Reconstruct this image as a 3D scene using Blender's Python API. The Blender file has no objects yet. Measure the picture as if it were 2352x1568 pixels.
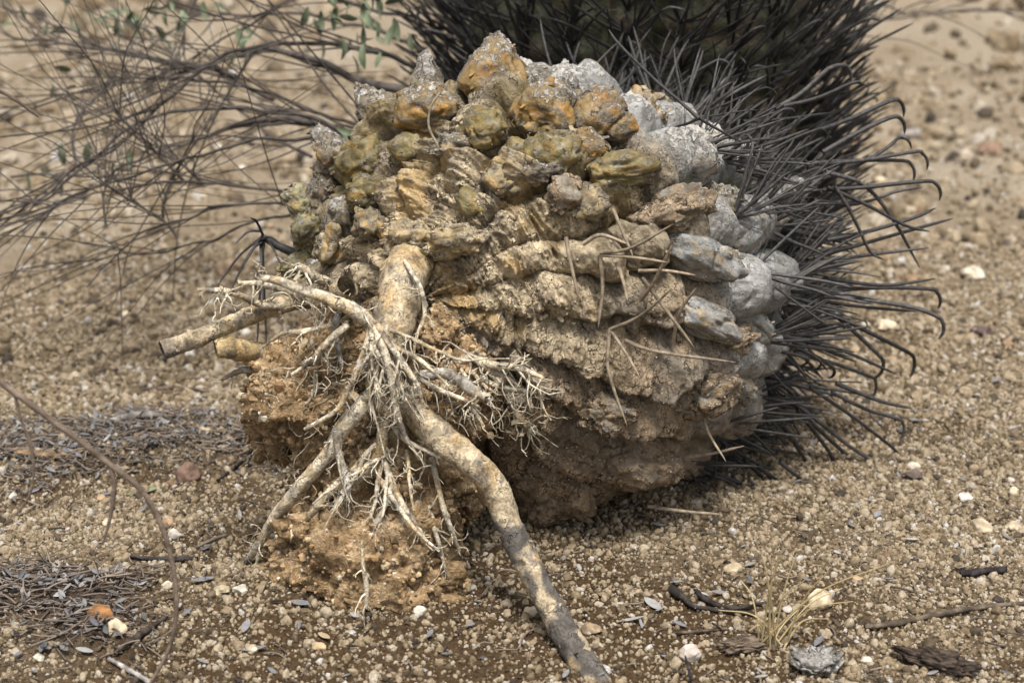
import bpy, math, random
import numpy as np
from mathutils import Vector

R = math.radians
random.seed(11)
rng = np.random.default_rng(7)
scene = bpy.context.scene
col = scene.collection

# ------------------------------------------------------------------ camera
CAM = np.array([0.0, -1.616, 0.778]); PITCH = R(20); FOC = 60.0
cam_d = bpy.data.cameras.new('camera'); cam_o = bpy.data.objects.new('camera', cam_d)
col.objects.link(cam_o); scene.camera = cam_o
cam_o.location = CAM; cam_o.rotation_euler = (R(90) - PITCH, 0, 0)
cam_d.lens = FOC; cam_d.sensor_width = 36.0; cam_d.clip_end = 400; cam_d.clip_start = 0.05
cam_d.dof.use_dof = True; cam_d.dof.focus_distance = 1.63; cam_d.dof.aperture_fstop = 5.6
# ------------------------------------------------------------------ world + sun (overcast)
SUN_EL, SUN_AZ = R(70), R(175)          # azimuth measured from +Y (behind the cactus) towards +X
w = bpy.data.worlds.new('World'); scene.world = w; w.use_nodes = True
nt = w.node_tree; bgn = nt.nodes['Background']
sky = nt.nodes.new('ShaderNodeTexSky'); sky.sky_type = 'NISHITA'; sky.sun_disc = False
sky.sun_elevation = SUN_EL; sky.sun_rotation = SUN_AZ; sky.dust_density = 4.0; sky.air_density = 1.0; sky.ozone_density = 1.0
hs = nt.nodes.new('ShaderNodeHueSaturation'); hs.inputs['Saturation'].default_value = 0.3
nt.links.new(sky.outputs[0], hs.inputs['Color']); nt.links.new(hs.outputs[0], bgn.inputs['Color'])
bgn.inputs['Strength'].default_value = 0.055
sd = bpy.data.lights.new('sun', 'SUN'); so = bpy.data.objects.new('sun', sd); col.objects.link(so)
sd.energy = 1.5; sd.angle = R(13); sd.color = (1.0, 0.965, 0.92)
sv = Vector((math.sin(SUN_AZ) * math.cos(SUN_EL), math.cos(SUN_AZ) * math.cos(SUN_EL), math.sin(SUN_EL)))
so.rotation_euler = sv.to_track_quat('Z', 'Y').to_euler(); so.location = (0.2, -1.6, 3)
scene.view_settings.view_transform = 'Standard'; scene.view_settings.look = 'None'
scene.view_settings.exposure = 1.72; scene.view_settings.gamma = 1.0
scene.render.engine = 'CYCLES'
scene.cycles.max_bounces = 5; scene.cycles.diffuse_bounces = 1

# ------------------------------------------------------------------ numeric helpers
cp, sp = math.cos(PITCH), math.sin(PITCH)
FWD = np.array([0, cp, -sp]); UP = np.array([0, sp, cp]); RT = np.array([1.0, 0, 0])
KPX = 36.0 / FOC / 2352.0
def ray(u, v):
    return FWD + (u - 1176) * KPX * RT - (v - 784) * KPX * UP
def at(u, v, Y):
    d = ray(u, v); return CAM + d * ((Y - CAM[1]) / d[1])
def px(p):                      # metres per photo unit at a point
    return float((np.asarray(p) - CAM) @ FWD) * KPX
_perm = rng.permutation(256); PERM = np.concatenate([_perm, _perm, _perm]).astype(np.int32)
GR = rng.normal(size=(256, 3)); GR /= np.linalg.norm(GR, axis=1)[:, None]; GR = GR.astype(np.float32)
def pn(p):
    p = np.asarray(p, np.float32); i = np.floor(p).astype(np.int32); f = p - i; i &= 255
    u = f * f * f * (f * (f * 6 - 15) + 10); r = np.zeros(len(p), np.float32)
    for dx in (0, 1):
        hx = PERM[i[:, 0] + dx]; wx = u[:, 0] if dx else 1 - u[:, 0]
        for dy in (0, 1):
            hy = PERM[hx + i[:, 1] + dy]; wy = wx * (u[:, 1] if dy else 1 - u[:, 1])
            for dz in (0, 1):
                g = GR[PERM[hy + i[:, 2] + dz] & 255]
                d = g[:, 0] * (f[:, 0] - dx) + g[:, 1] * (f[:, 1] - dy) + g[:, 2] * (f[:, 2] - dz)
                r += wy * (u[:, 2] if dz else 1 - u[:, 2]) * d
    return r * 1.5
def fbm(p, o=3, lac=2.1, g=0.5):
    p = np.asarray(p, np.float32); r = 0; a = 1.0
    for k in range(o): r = r + a * pn(p + 17.3 * k); p = p * lac; a *= g
    return r
def ridged(p, o=3, lac=2.1, g=0.5):
    p = np.asarray(p, np.float32); r = 0; a = 1.0; s = 0
    for k in range(o): r = r + a * (1 - np.abs(pn(p + 9.1 * k)) * 2.2); s += a; p = p * lac; a *= g
    return r / s
def sstep(a, b, x):
    t = np.clip((x - a) / (b - a), 0, 1); return t * t * (3 - 2 * t)
def mix(a, b, t):
    t = np.asarray(t)[..., None]; return np.asarray(a) * (1 - t) + np.asarray(b) * t
def unit(v):
    v = np.asarray(v, float); return v / np.linalg.norm(v)

# ------------------------------------------------------------------ object helpers
def mesh_data(name, V, F, mat, C=None, B=None, smooth=True, K=None):
    V = np.asarray(V, np.float32); F = np.asarray(F, np.int32); k = F.shape[1]
    me = bpy.data.meshes.new(name); me.vertices.add(len(V)); me.vertices.foreach_set('co', V.ravel())
    me.loops.add(F.size); me.loops.foreach_set('vertex_index', F.ravel())
    me.polygons.add(len(F)); me.polygons.foreach_set('loop_start', np.arange(0, F.size, k, dtype=np.int32))
    me.polygons.foreach_set('use_smooth', np.full(len(F), smooth))
    me.update(calc_edges=True); me.validate()
    if C is not None:
        C = np.broadcast_to(np.asarray(C, np.float32), (len(V), 3))
        a = me.color_attributes.new('Col', 'FLOAT_COLOR', 'POINT')
        a.data.foreach_set('color', np.concatenate([C, np.ones((len(V), 1), np.float32)], 1).astype(np.float32).ravel())
    if B is not None:
        a = me.attributes.new('bark', 'FLOAT', 'POINT'); a.data.foreach_set('value', np.broadcast_to(np.asarray(B, np.float32), (len(V),)).copy())
    if K is not None:
        a = me.attributes.new('crust', 'FLOAT', 'POINT'); a.data.foreach_set('value', np.broadcast_to(np.asarray(K, np.float32), (len(V),)).copy())
    me.materials.append(mat); return me
def obj(name, V, F, mat, parent=None, C=None, B=None, smooth=True, origin=None, K=None):
    V = np.asarray(V, np.float32)
    if parent is not None: V = V - np.array(ROOT_LOC(parent), np.float32)
    elif origin is not None: V = V - np.array(origin, np.float32)
    o = bpy.data.objects.new(name, mesh_data(name, V, F, mat, C, B, smooth, K)); col.objects.link(o)
    if parent is not None: o.parent = parent
    elif origin is not None: o.location = origin
    return o
def ROOT_LOC(p):
    l = Vector((0, 0, 0))
    while p is not None: l = l + p.location; p = p.parent
    return l
def thing(name, label, cat, loc, group=None):
    o = bpy.data.objects.new(name, None); o.empty_display_size = 0.05; col.objects.link(o); o.location = loc
    return tag(o, label, cat, group)
def tag(o, label, cat, group=None):
    o['label'] = label; o['category'] = cat
    if group: o['group'] = group
    return o

class Acc:                       # collects triangles / quads into one mesh
    def __init__(s): s.V = []; s.F = []; s.C = []; s.n = 0
    def add(s, V, F, C=None):
        s.V.append(V); s.F.append(np.asarray(F) + s.n); s.n += len(V)
        s.C.append(np.broadcast_to(np.asarray(C if C is not None else (1, 1, 1), float), (len(V), 3)))
    def get(s): return np.concatenate(s.V), np.concatenate(s.F), np.concatenate(s.C)

def ico(n):
    import bmesh
    b = bmesh.new(); bmesh.ops.create_icosphere(b, subdivisions=n, radius=1.0)
    b.verts.ensure_lookup_table(); V = np.array([v.co[:] for v in b.verts]); F = np.array([[v.index for v in f.verts] for f in b.faces]); b.free()
    return V, F
ICO = {k: ico(k) for k in (1, 2, 3, 4, 5, 6)}

def spline(P, n):
    P = np.asarray(P, float)
    if len(P) == 2: t = np.linspace(0, 1, n)[:, None]; return P[0] * (1 - t) + P[1] * t
    Q = np.vstack([2 * P[0] - P[1], P, 2 * P[-1] - P[-2]]); m = len(P) - 1
    t = np.linspace(0, m - 1e-6, n); k = t.astype(int); f = (t - k)[:, None]
    a, b, c, d = Q[k], Q[k + 1], Q[k + 2], Q[k + 3]
    return 0.5 * (2 * b + (c - a) * f + (2 * a - 5 * b + 4 * c - d) * f ** 2 + (3 * b - a - 3 * c + d) * f ** 3)
def tube(P, rad, sides=8, cap=True):
    P = np.asarray(P, float); n = len(P); rad = np.broadcast_to(np.asarray(rad, float), (n,))
    T = np.gradient(P, axis=0); T /= np.linalg.norm(T, axis=1)[:, None] + 1e-12
    a = np.cross(T[0], [0.3, 0.2, 1.0]); a /= np.linalg.norm(a); N = [a]
    for i in range(1, n):
        a = N[-1] - T[i] * (N[-1] @ T[i]); N.append(a / (np.linalg.norm(a) + 1e-12))
    N = np.array(N); Bn = np.cross(T, N); th = np.linspace(0, 2 * np.pi, sides, endpoint=False)
    V = P[:, None] + rad[:, None, None] * (np.cos(th)[None, :, None] * N[:, None] + np.sin(th)[None, :, None] * Bn[:, None])
    V = V.reshape(-1, 3); i = np.arange(n - 1)[:, None] * sides; j = np.arange(sides)[None]; j2 = (j + 1) % sides
    F = np.stack([i + j, i + j2, i + sides + j2, i + sides + j], -1).reshape(-1, 4)
    if cap:
        V = np.vstack([V, P[0], P[-1]]); c0, c1 = len(V) - 2, len(V) - 1; j = np.arange(sides); j2 = (j + 1) % sides; e = (n - 1) * sides
        F = np.vstack([F, np.stack([j2, j, np.full(sides, c0), np.full(sides, c0)], -1), np.stack([e + j, e + j2, np.full(sides, c1), np.full(sides, c1)], -1)])
    return V, F
def tri(F):
    F = np.asarray(F); T = np.vstack([F[:, [0, 1, 2]], F[:, [0, 2, 3]]]) if F.shape[1] == 4 else F
    return T[(T[:, 0] != T[:, 1]) & (T[:, 1] != T[:, 2]) & (T[:, 0] != T[:, 2])]

# ------------------------------------------------------------------ materials
def new_mat(name):
    m = bpy.data.materials.new(name); m.use_nodes = True; n = m.node_tree
    return m, n, n.nodes['Principled BSDF']
def N(n, t, **kw):
    x = n.nodes.new(t)
    for k, v in kw.items():
        if k in ('inp',):
            for a, b in v.items(): x.inputs[a].default_value = b
        else: setattr(x, k, v)
    return x
def math_(n, op, a, b=None, c=None):
    x = N(n, 'ShaderNodeMath', operation=op)
    for i, y in enumerate((a, b, c)):
        if y is None: continue
        if hasattr(y, 'links'): n.links.new(y, x.inputs[i])
        else: x.inputs[i].default_value = y
    return x.outputs[0]
def mixc(n, fac, a, b, bt='MIX'):
    x = N(n, 'ShaderNodeMix', data_type='RGBA', blend_type=bt)
    for i, y in ((0, fac), (6, a), (7, b)):
        if hasattr(y, 'links'): n.links.new(y, x.inputs[i])
        else: x.inputs[i].default_value = y if i == 0 else (*y, 1)
    return x.outputs[2]
def ramp(n, fac, stops, interp='LINEAR'):
    x = N(n, 'ShaderNodeValToRGB'); e = x.color_ramp.elements; x.color_ramp.interpolation = interp
    while len(e) < len(stops): e.new(0.5)
    for q, (p, c) in zip(e, stops): q.position = p; q.color = (*c, 1) if len(c) == 3 else c
    n.links.new(fac, x.inputs[0]); return x.outputs[0]

def skin_mat(name, crack_scale=72.0, crack=1.0, rough=(0.5, 0.92), bump=0.0036, dark=1.0, gate_at=0.47, warp=0.045):
    m, n, b = new_mat(name); L = n.links.new
    tc = N(n, 'ShaderNodeTexCoord').outputs['Object']
    ca = N(n, 'ShaderNodeAttribute', attribute_name='Col').outputs['Color']
    ba = N(n, 'ShaderNodeAttribute', attribute_name='bark').outputs['Fac']
    n1 = N(n, 'ShaderNodeTexNoise', inp={'Scale': 60.0, 'Detail': 3.0, 'Roughness': 0.6}); L(tc, n1.inputs['Vector'])
    n2 = N(n, 'ShaderNodeTexNoise', inp={'Scale': 420.0, 'Detail': 3.0, 'Roughness': 0.7}); L(tc, n2.inputs['Vector'])
    wv = N(n, 'ShaderNodeVectorMath', operation='SCALE', inp={'Scale': warp}); L(n1.outputs['Color'], wv.inputs[0])
    wa = N(n, 'ShaderNodeVectorMath', operation='ADD'); L(tc, wa.inputs[0]); L(wv.outputs[0], wa.inputs[1])
    vo = N(n, 'ShaderNodeTexVoronoi', feature='DISTANCE_TO_EDGE', inp={'Scale': crack_scale}); L(wa.outputs[0], vo.inputs['Vector'])
    ck = N(n, 'ShaderNodeMapRange', inp={'From Min': 0.0, 'From Max': 0.07, 'To Min': 1.0, 'To Max': 0.0}); L(vo.outputs['Distance'], ck.inputs['Value'])
    gate = N(n, 'ShaderNodeMapRange', inp={'From Min': gate_at, 'From Max': gate_at + 0.13}); L(n1.outputs['Fac'], gate.inputs['Value'])
    cm = math_(n, 'MULTIPLY', math_(n, 'MULTIPLY', ck.outputs[0], ba), math_(n, 'MULTIPLY', gate.outputs[0], crack))
    v1 = ramp(n, n2.outputs['Fac'], [(0.30, (0.42, 0.40, 0.37)), (0.48, (0.95, 0.95, 0.95)), (0.7, (1.35, 1.33, 1.3))])
    v2 = ramp(n, n1.outputs['Fac'], [(0.34, (0.45, 0.43, 0.40)), (0.6, (1.15, 1.15, 1.15))])
    c = mixc(n, 1.0, mixc(n, math_(n, 'ADD', math_(n, 'MULTIPLY', ba, 0.7), 0.22), ca, v1, 'MULTIPLY'), v2, 'MULTIPLY')
    n4 = N(n, 'ShaderNodeTexNoise', inp={'Scale': 105.0, 'Detail': 6.0, 'Roughness': 0.7, 'Distortion': 1.2}); L(tc, n4.inputs['Vector'])
    dk = N(n, 'ShaderNodeMapRange', inp={'From Min': 0.54, 'From Max': 0.62}); L(n4.outputs['Fac'], dk.inputs['Value'])
    dkm = math_(n, 'MULTIPLY', dk.outputs[0], math_(n, 'ADD', math_(n, 'MULTIPLY', ba, 0.62), 0.08))
    c = mixc(n, math_(n, 'MULTIPLY', dkm, dark), c, (0.04, 0.034, 0.028))
    ka = N(n, 'ShaderNodeAttribute', attribute_name='crust').outputs['Fac']
    n3 = N(n, 'ShaderNodeTexNoise', inp={'Scale': 150.0, 'Detail': 5.0, 'Roughness': 0.65, 'Distortion': 0.6}); L(tc, n3.inputs['Vector'])
    kf = N(n, 'ShaderNodeMapRange', inp={'From Min': 0.0, 'From Max': 0.16}); L(math_(n, 'SUBTRACT', math_(n, 'MULTIPLY', ka, 0.86), math_(n, 'ADD', math_(n, 'MULTIPLY', n3.outputs['Fac'], 1.3), -0.22)), kf.inputs['Value'])
    kfo = math_(n, 'MULTIPLY', kf.outputs[0], 0.92)
    c = mixc(n, kfo, c, mixc(n, 1.0, (0.40, 0.38, 0.345), v1, 'MULTIPLY'))
    c = mixc(n, math_(n, 'MULTIPLY', cm, 0.88), c, (0.035, 0.026, 0.018))
    L(c, b.inputs['Base Color'])
    ba = math_(n, 'MAXIMUM', ba, kfo)
    rr = N(n, 'ShaderNodeMapRange', inp={'To Min': rough[0], 'To Max': rough[1]}); L(ba, rr.inputs['Value'])
    rn = math_(n, 'ADD', rr.outputs[0], math_(n, 'MULTIPLY', math_(n, 'SUBTRACT', n2.outputs['Fac'], 0.5), 0.35)); L(rn, b.inputs['Roughness'])
    b.inputs['Specular IOR Level'].default_value = 0.35
    hgt = math_(n, 'SUBTRACT', math_(n, 'ADD', math_(n, 'MULTIPLY', n2.outputs['Fac'], math_(n, 'ADD', math_(n, 'MULTIPLY', ba, 0.42), 0.10)), math_(n, 'MULTIPLY', n1.outputs['Fac'], 0.9)), math_(n, 'SUBTRACT', math_(n, 'MULTIPLY', cm, 0.8), math_(n, 'MULTIPLY', kfo, 0.35)))
    bp = N(n, 'ShaderNodeBump', inp={'Strength': 1.0, 'Distance': bump}); L(hgt, bp.inputs['Height']); L(bp.outputs[0], b.inputs['Normal'])
    return m
M_SKIN = skin_mat('cactus_skin')
M_ROOT = skin_mat('root_bark', 55.0, 0.8, (0.7, 0.92), 0.0026, 0.55, 0.52, 0.06)
def plain_mat(name, c1, c2, scale=80.0, rough=0.85, bump=0.001, rand=0.0, attr=False, spec=0.3):
    m, n, b = new_mat(name); L = n.links.new
    tc = N(n, 'ShaderNodeTexCoord').outputs['Object']
    n1 = N(n, 'ShaderNodeTexNoise', inp={'Scale': scale, 'Detail': 5.0, 'Roughness': 0.65}); L(tc, n1.inputs['Vector'])
    if attr:
        ca = N(n, 'ShaderNodeAttribute', attribute_name='Col').outputs['Color']
        c = mixc(n, 1.0, ca, ramp(n, n1.outputs['Fac'], [(0.3, c1), (0.7, c2)]), 'MULTIPLY')
    else: c = ramp(n, n1.outputs['Fac'], [(0.3, c1), (0.7, c2)])
    if rand:
        oi = N(n, 'ShaderNodeObjectInfo').outputs['Random']
        c = mixc(n, 1.0, c, ramp(n, oi, [(0, (1 - rand,) * 3), (1, (1 + rand,) * 3)]), 'MULTIPLY')
    L(c, b.inputs['Base Color']); b.inputs['Roughness'].default_value = rough; b.inputs['Specular IOR Level'].default_value = spec
    bp = N(n, 'ShaderNodeBump', inp={'Strength': 1.0, 'Distance': bump}); L(n1.outputs['Fac'], bp.inputs['Height']); L(bp.outputs[0], b.inputs['Normal'])
    return m
M_SPINE = plain_mat('spine_horn', (0.011, 0.010, 0.010), (0.07, 0.064, 0.06), 190.0, 0.6, 0.0008, 0.6, spec=0.4)
M_SPINE_OLD = plain_mat('weathered_spine', (0.09, 0.065, 0.045), (0.36, 0.29, 0.2), 130.0, 0.75, 0.0006, 0.3)
M_SOIL = plain_mat('dry_soil', (0.42, 0.38, 0.34), (1.45, 1.45, 1.45), 240.0, 1.0, 0.005, attr=True, spec=0.1)
M_GRAIN = plain_mat('soil_grain', (0.7, 0.7, 0.7), (1.2, 1.2, 1.2), 300.0, 0.9, 0.0005, attr=True, spec=0.2)
M_WOOD = plain_mat('dead_wood', (0.6, 0.58, 0.55), (1.3, 1.3, 1.3), 120.0, 0.9, 0.0015, attr=True, spec=0.15)
M_LEAF = plain_mat('dry_leaf', (0.75, 0.74, 0.72), (1.2, 1.2, 1.2), 150.0, 0.75, 0.0004, attr=True)
M_STONE = plain_mat('stone', (0.7, 0.68, 0.64), (1.2, 1.2, 1.2), 110.0, 0.85, 0.0012, attr=True)
M_GREEN = plain_mat('green_leaf', (0.09, 0.115, 0.065), (0.17, 0.20, 0.12), 60.0, 0.6, 0.0004, 0.25)
M_BRANCH = plain_mat('shrub_bark', (0.035, 0.029, 0.025), (0.115, 0.098, 0.085), 90.0, 0.85, 0.001, 0.3, spec=0.2)
M_GRASS = plain_mat('straw', (0.32, 0.24, 0.11), (0.5, 0.4, 0.22), 90.0, 0.75, 0.0003)

# ------------------------------------------------------------------ ground
def zone_soil(x, y):            # dark rusty soil dug up round the root ball, plus damp patches
    p = np.stack([x, y, np.zeros_like(x)], -1)
    n_ = fbm(p * 6.0 + 3.1, 3) * 0.35
    z = 1 - sstep(0.14, 0.46, np.hypot((x + 0.04) * 0.62, (y + 0.30) * 1.15) + n_ * 0.3)
    z = np.maximum(z, 0.8 * sstep(0.02, 0.30, fbm(p * 3.3 + 11.0, 3)) * (1 - 0.5 * sstep(0.2, 0.8, y)))
    z = np.maximum(z, 0.75 * (1 - sstep(0.02, 0.07, np.abs(y - 0.07 - 0.1 * n_) )) * sstep(-0.16, -0.26, x))
    return np.clip(z, 0, 1)
def zone_litter(x, y):
    p = np.stack([x, y, np.zeros_like(x)], -1); n_ = fbm(p * 8.0 + 31.7, 3)
    a = (1 - sstep(0.03, 0.11, np.abs(y - 0.17 + n_ * 0.05))) * sstep(-0.18, -0.27, x)
    b = (1 - sstep(0.02, 0.10, np.abs(y + 0.19 + 0.25 * (x + 0.5) + n_ * 0.05))) * sstep(-0.30, -0.38, x)
    return np.clip(a + b, 0, 1)
def gh(x, y):
    x = np.atleast_1d(np.asarray(x, float)); y = np.atleast_1d(np.asarray(y, float))
    p = np.stack([x, y, np.zeros_like(x)], -1)
    h = 0.010 * fbm(p * 2.2, 2) + 0.0045 * fbm(p * 11.0 + 5, 3)
    h += 0.016 * zone_litter(x, y)
    h += 0.02 * np.exp(-(((x + 0.15) / 0.13) ** 2 + ((y + 0.20) / 0.10) ** 2))
    far = sstep(0.8, 2.5, y)
    return h + far * 0.03 * fbm(p * 1.3 + 8, 3)
def G(u, v, dz=0.0):            # point on the ground seen at a photo position
    d = ray(u, v); z = 0.0
    for _ in range(6):
        t = (z - CAM[2]) / d[2]; p = CAM + d * t; z = float(gh(p[0], p[1])[0])
    return np.array([p[0], p[1], z + dz])
def axis_pts(lo, hi, step, far, grow=1.16):
    a = list(np.arange(lo, hi, step)); s = step; x = a[-1]
    while x < far: s *= grow; x += s; a.append(x)
    s = step; x = a[0]; pre = []
    while x > -far: s *= grow; x -= s; pre.append(x)
    return np.array(pre[::-1] + a)
gx = axis_pts(-0.9, 0.95, 0.005, 90); gy = axis_pts(-0.55, 1.2, 0.005, 90)
X, Y = np.meshgrid(gx, gy); Xf, Yf = X.ravel(), Y.ravel(); P = np.stack([Xf, Yf, 0 * Xf], -1)
near = (np.abs(Xf) < 1.3) & (np.abs(Yf) < 1.6)
H = gh(Xf, Yf); H[near] += 0.0022 * fbm(P[near] * 90.0, 2)
zs = zone_soil(Xf, Yf); zl = zone_litter(Xf, Yf)
sand = mix((0.25, 0.20, 0.135), (0.14, 0.106, 0.066), sstep(-0.3, 0.4, fbm(P * 7, 3)))
sand = mix(sand, mix((0.33, 0.28, 0.21), (0.27, 0.22, 0.155), sstep(-0.3, 0.3, fbm(P * 3 + 9, 3))), sstep(0.35, 1.2, Yf) * 0.9); gc = mix(sand, (0.066, 0.042, 0.022), zs * 0.97 * (1 - 0.7 * sstep(0.3, 1.0, Yf))); gc = mix(gc, (0.07, 0.05, 0.034), zl * 0.85)
ny, nx = X.shape; ii = np.arange(ny - 1)[:, None] * nx + np.arange(nx - 1)[None]
GF = np.stack([ii, ii + 1, ii + nx + 1, ii + nx], -1).reshape(-1, 4)
g = obj('ground', np.stack([Xf, Yf, H], -1), GF, M_SOIL, C=gc); g['kind'] = 'structure'

# ------------------------------------------------------------------ gravel: thousands of grains on the ground (uncountable)
def gravel_points():
    out = []
    for (x0, x1, y0, y1, n, r0, sg) in ((-0.62, 0.62, -0.48, 0.35, 175000, 0.00145, 0.52), (-0.75, 0.8, 0.3, 1.0, 60000, 0.0026, 0.45),
                                       (-1.3, 1.4, 0.95, 2.4, 15000, 0.0042, 0.65), (-2.3, 2.4, 2.3, 6.0, 5000, 0.009, 0.75)):
        x = rng.uniform(x0, x1, n); y = rng.uniform(y0, y1, n); k = rng.random(n)
        dens = 1 - 0.62 * zone_soil(x, y) - 0.55 * zone_litter(x, y)
        dens *= 0.68 + 0.5 * sstep(-0.35, 0.25, fbm(np.stack([x, y, 0 * x], -1) * 9.0 + 40, 2))
        ok = k < dens; x, y = x[ok], y[ok]; s = r0 * np.exp(rng.normal(0, sg, len(x)))
        s = np.minimum(s, r0 * 4.5); out.append(np.stack([x, y, gh(x, y) + s * 0.22, s], -1))
    return np.concatenate(out)
GP = gravel_points()
gm = bpy.data.meshes.new('gravel'); gm.vertices.add(len(GP)); gm.vertices.foreach_set('co', GP[:, :3].astype(np.float32).ravel())
a = gm.attributes.new('size', 'FLOAT', 'POINT'); a.data.foreach_set('value', GP[:, 3].astype(np.float32))
a = gm.attributes.new('rot', 'FLOAT_VECTOR', 'POINT'); a.data.foreach_set('vector', rng.uniform(0, 6.28, (len(GP), 3)).astype(np.float32).ravel())
a = gm.attributes.new('kindno', 'INT', 'POINT'); a.data.foreach_set('value', rng.integers(0, 6, len(GP)).astype(np.int32))
go = bpy.data.objects.new('gravel', gm); col.objects.link(go); go['kind'] = 'stuff'
tag(go, 'loose tan and white sandy gravel spread over the ground', 'gravel')
m, n, b = new_mat('gravel_grain'); L = n.links.new
oi = N(n, 'ShaderNodeObjectInfo').outputs['Random']
cr = ramp(n, oi, [(0.0, (0.035, 0.028, 0.022)), (0.10, (0.10, 0.075, 0.045)), (0.35, (0.20, 0.152, 0.092)), (0.65, (0.28, 0.222, 0.145)), (0.88, (0.335, 0.28, 0.20)), (0.97, (0.38, 0.34, 0.28)), (1.0, (0.43, 0.42, 0.40))])
tn = N(n, 'ShaderNodeTexNoise', inp={'Scale': 2.2, 'Detail': 3.0}); L(N(n, 'ShaderNodeTexCoord').outputs['Object'], tn.inputs['Vector'])
L(mixc(n, 1.0, cr, ramp(n, tn.outputs['Fac'], [(0.3, (0.65, 0.6, 0.55)), (0.65, (1.1, 1.1, 1.1))]), 'MULTIPLY'), b.inputs['Base Color'])
b.inputs['Roughness'].default_value = 0.75; b.inputs['Specular IOR Level'].default_value = 0.3
M_GRAVEL = m
ng = bpy.data.node_groups.new('scatter_grains', 'GeometryNodeTree')
ng.interface.new_socket('Geometry', in_out='INPUT', socket_type='NodeSocketGeometry'); ng.interface.new_socket('Geometry', in_out='OUTPUT', socket_type='NodeSocketGeometry')
gi = ng.nodes.new('NodeGroupInput'); gout = ng.nodes.new('NodeGroupOutput'); GL = ng.links.new
g2i = ng.nodes.new('GeometryNodeGeometryToInstance')
for k in range(6):
    ic = ng.nodes.new('GeometryNodeMeshIcoSphere'); ic.inputs['Subdivisions'].default_value = 2
    nz = ng.nodes.new('ShaderNodeTexNoise'); nz.noise_dimensions = '4D'; nz.inputs['Scale'].default_value = 1.1; nz.inputs['W'].default_value = k * 7.7; nz.inputs['Detail'].default_value = 1.0
    vm = ng.nodes.new('ShaderNodeVectorMath'); vm.operation = 'SUBTRACT'; vm.inputs[1].default_value = (0.5, 0.5, 0.5); GL(nz.outputs['Color'], vm.inputs[0])
    vs = ng.nodes.new('ShaderNodeVectorMath'); vs.operation = 'SCALE'; vs.inputs['Scale'].default_value = 1.5; GL(vm.outputs[0], vs.inputs[0])
    spn = ng.nodes.new('GeometryNodeSetPosition'); GL(ic.outputs['Mesh'], spn.inputs['Geometry']); GL(vs.outputs[0], spn.inputs['Offset'])
    tr = ng.nodes.new('GeometryNodeTransform'); tr.inputs['Scale'].default_value = (1.0, 0.62 + 0.07 * k, 0.9 - 0.07 * k); GL(spn.outputs[0], tr.inputs['Geometry'])
    sm = ng.nodes.new('GeometryNodeSetMaterial'); sm.inputs['Material'].default_value = M_GRAVEL; GL(tr.outputs[0], sm.inputs['Geometry'])
    ss = ng.nodes.new('GeometryNodeSetShadeSmooth'); ss.inputs['Shade Smooth'].default_value = k % 2 == 0; GL(sm.outputs[0], ss.inputs['Geometry'])
    GL(ss.outputs[0], g2i.inputs[0])
def attr(nm, ty):
    x = ng.nodes.new('GeometryNodeInputNamedAttribute'); x.data_type = ty; x.inputs['Name'].default_value = nm; return x.outputs['Attribute']
iop = ng.nodes.new('GeometryNodeInstanceOnPoints'); iop.inputs['Pick Instance'].default_value = True
e2r = ng.nodes.new('FunctionNodeEulerToRotation'); GL(attr('rot', 'FLOAT_VECTOR'), e2r.inputs[0])
GL(gi.outputs[0], iop.inputs['Points']); GL(g2i.outputs[0], iop.inputs['Instance']); GL(attr('kindno', 'INT'), iop.inputs['Instance Index'])
GL(e2r.outputs[0], iop.inputs['Rotation']); GL(attr('size', 'FLOAT'), iop.inputs['Scale']); GL(iop.outputs[0], gout.inputs[0])
md = go.modifiers.new('scatter', 'NODES'); md.node_group = ng

# ------------------------------------------------------------------ fallen cactus: stem surface
B0 = np.array([0.012, 0.065, 0.222]); AX = unit((-0.52, -0.854, 0.0)); PR = np.array([0.854, -0.52, 0.0]); ZZ = np.array([0, 0, 1.0])
DL, NR = 0.185, 24
def prof(s):
    s = np.asarray(s, float); r = np.full(s.shape, 0.216)
    f = s > 0; r[f] = 0.216 * np.clip(1 - (s[f] / DL) ** 2.0, 0, 1) ** 0.56
    bk = s < -0.04; r[bk] = 0.216 * np.sqrt(np.clip(1 - ((-s[bk] - 0.04) / 0.36) ** 2, 0, 1))
    return r
def centre(s):
    s = np.asarray(s, float); k = np.where(s > 0, 0.045 * (np.clip(s, 0, None) / DL) ** 1.5, s * 0.19)
    return B0 + s[..., None] * AX + k[..., None] * ZZ
def sdf(p):
    q = p - B0; s = q @ AX; c = centre(np.clip(s, -0.40, DL)); d = p - c
    rad = np.sqrt((d @ PR) ** 2 + d[..., 2] ** 2)
    out = np.clip(s - DL, 0, None) + np.clip(-0.40 - s, 0, None)
    return rad - prof(np.clip(s, -0.3999, DL - 1e-4)) + out
def hit(u, v):                  # where a sight line meets (or passes closest to) the stem
    d = ray(u, v); t = np.linspace(1.2, 2.3, 500); p = CAM + d * t[:, None]; f = sdf(p)
    i = np.argmax(f < 0) if (f < 0).any() else int(np.argmin(f))
    q = p[i]; e = 1e-3; gq = np.array([sdf(q[None] + e * k)[0] - sdf(q[None] - e * k)[0] for k in np.eye(3)])
    return q, unit(gq), max(0, f[i])
root = thing('uprooted_cactus', 'uprooted barrel cactus lying on its side with knobbly base and exposed roots', 'cactus', (0.02, 0.05, 0.0))
NR, PER = 19, 0.056
sf = np.linspace(DL, -0.3999, 4000); pf = prof(sf); arcf = np.concatenate([[0], np.cumsum(np.hypot(np.diff(sf), np.diff(pf)))]); ARC_RIM = float(np.interp(0.0, -sf, arcf))
RIBR = rng.random(NR); CELL = rng.random((NR, 24)); CELL2 = rng.random((NR, 24, 3))
ns, nth = 500, 1040
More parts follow.
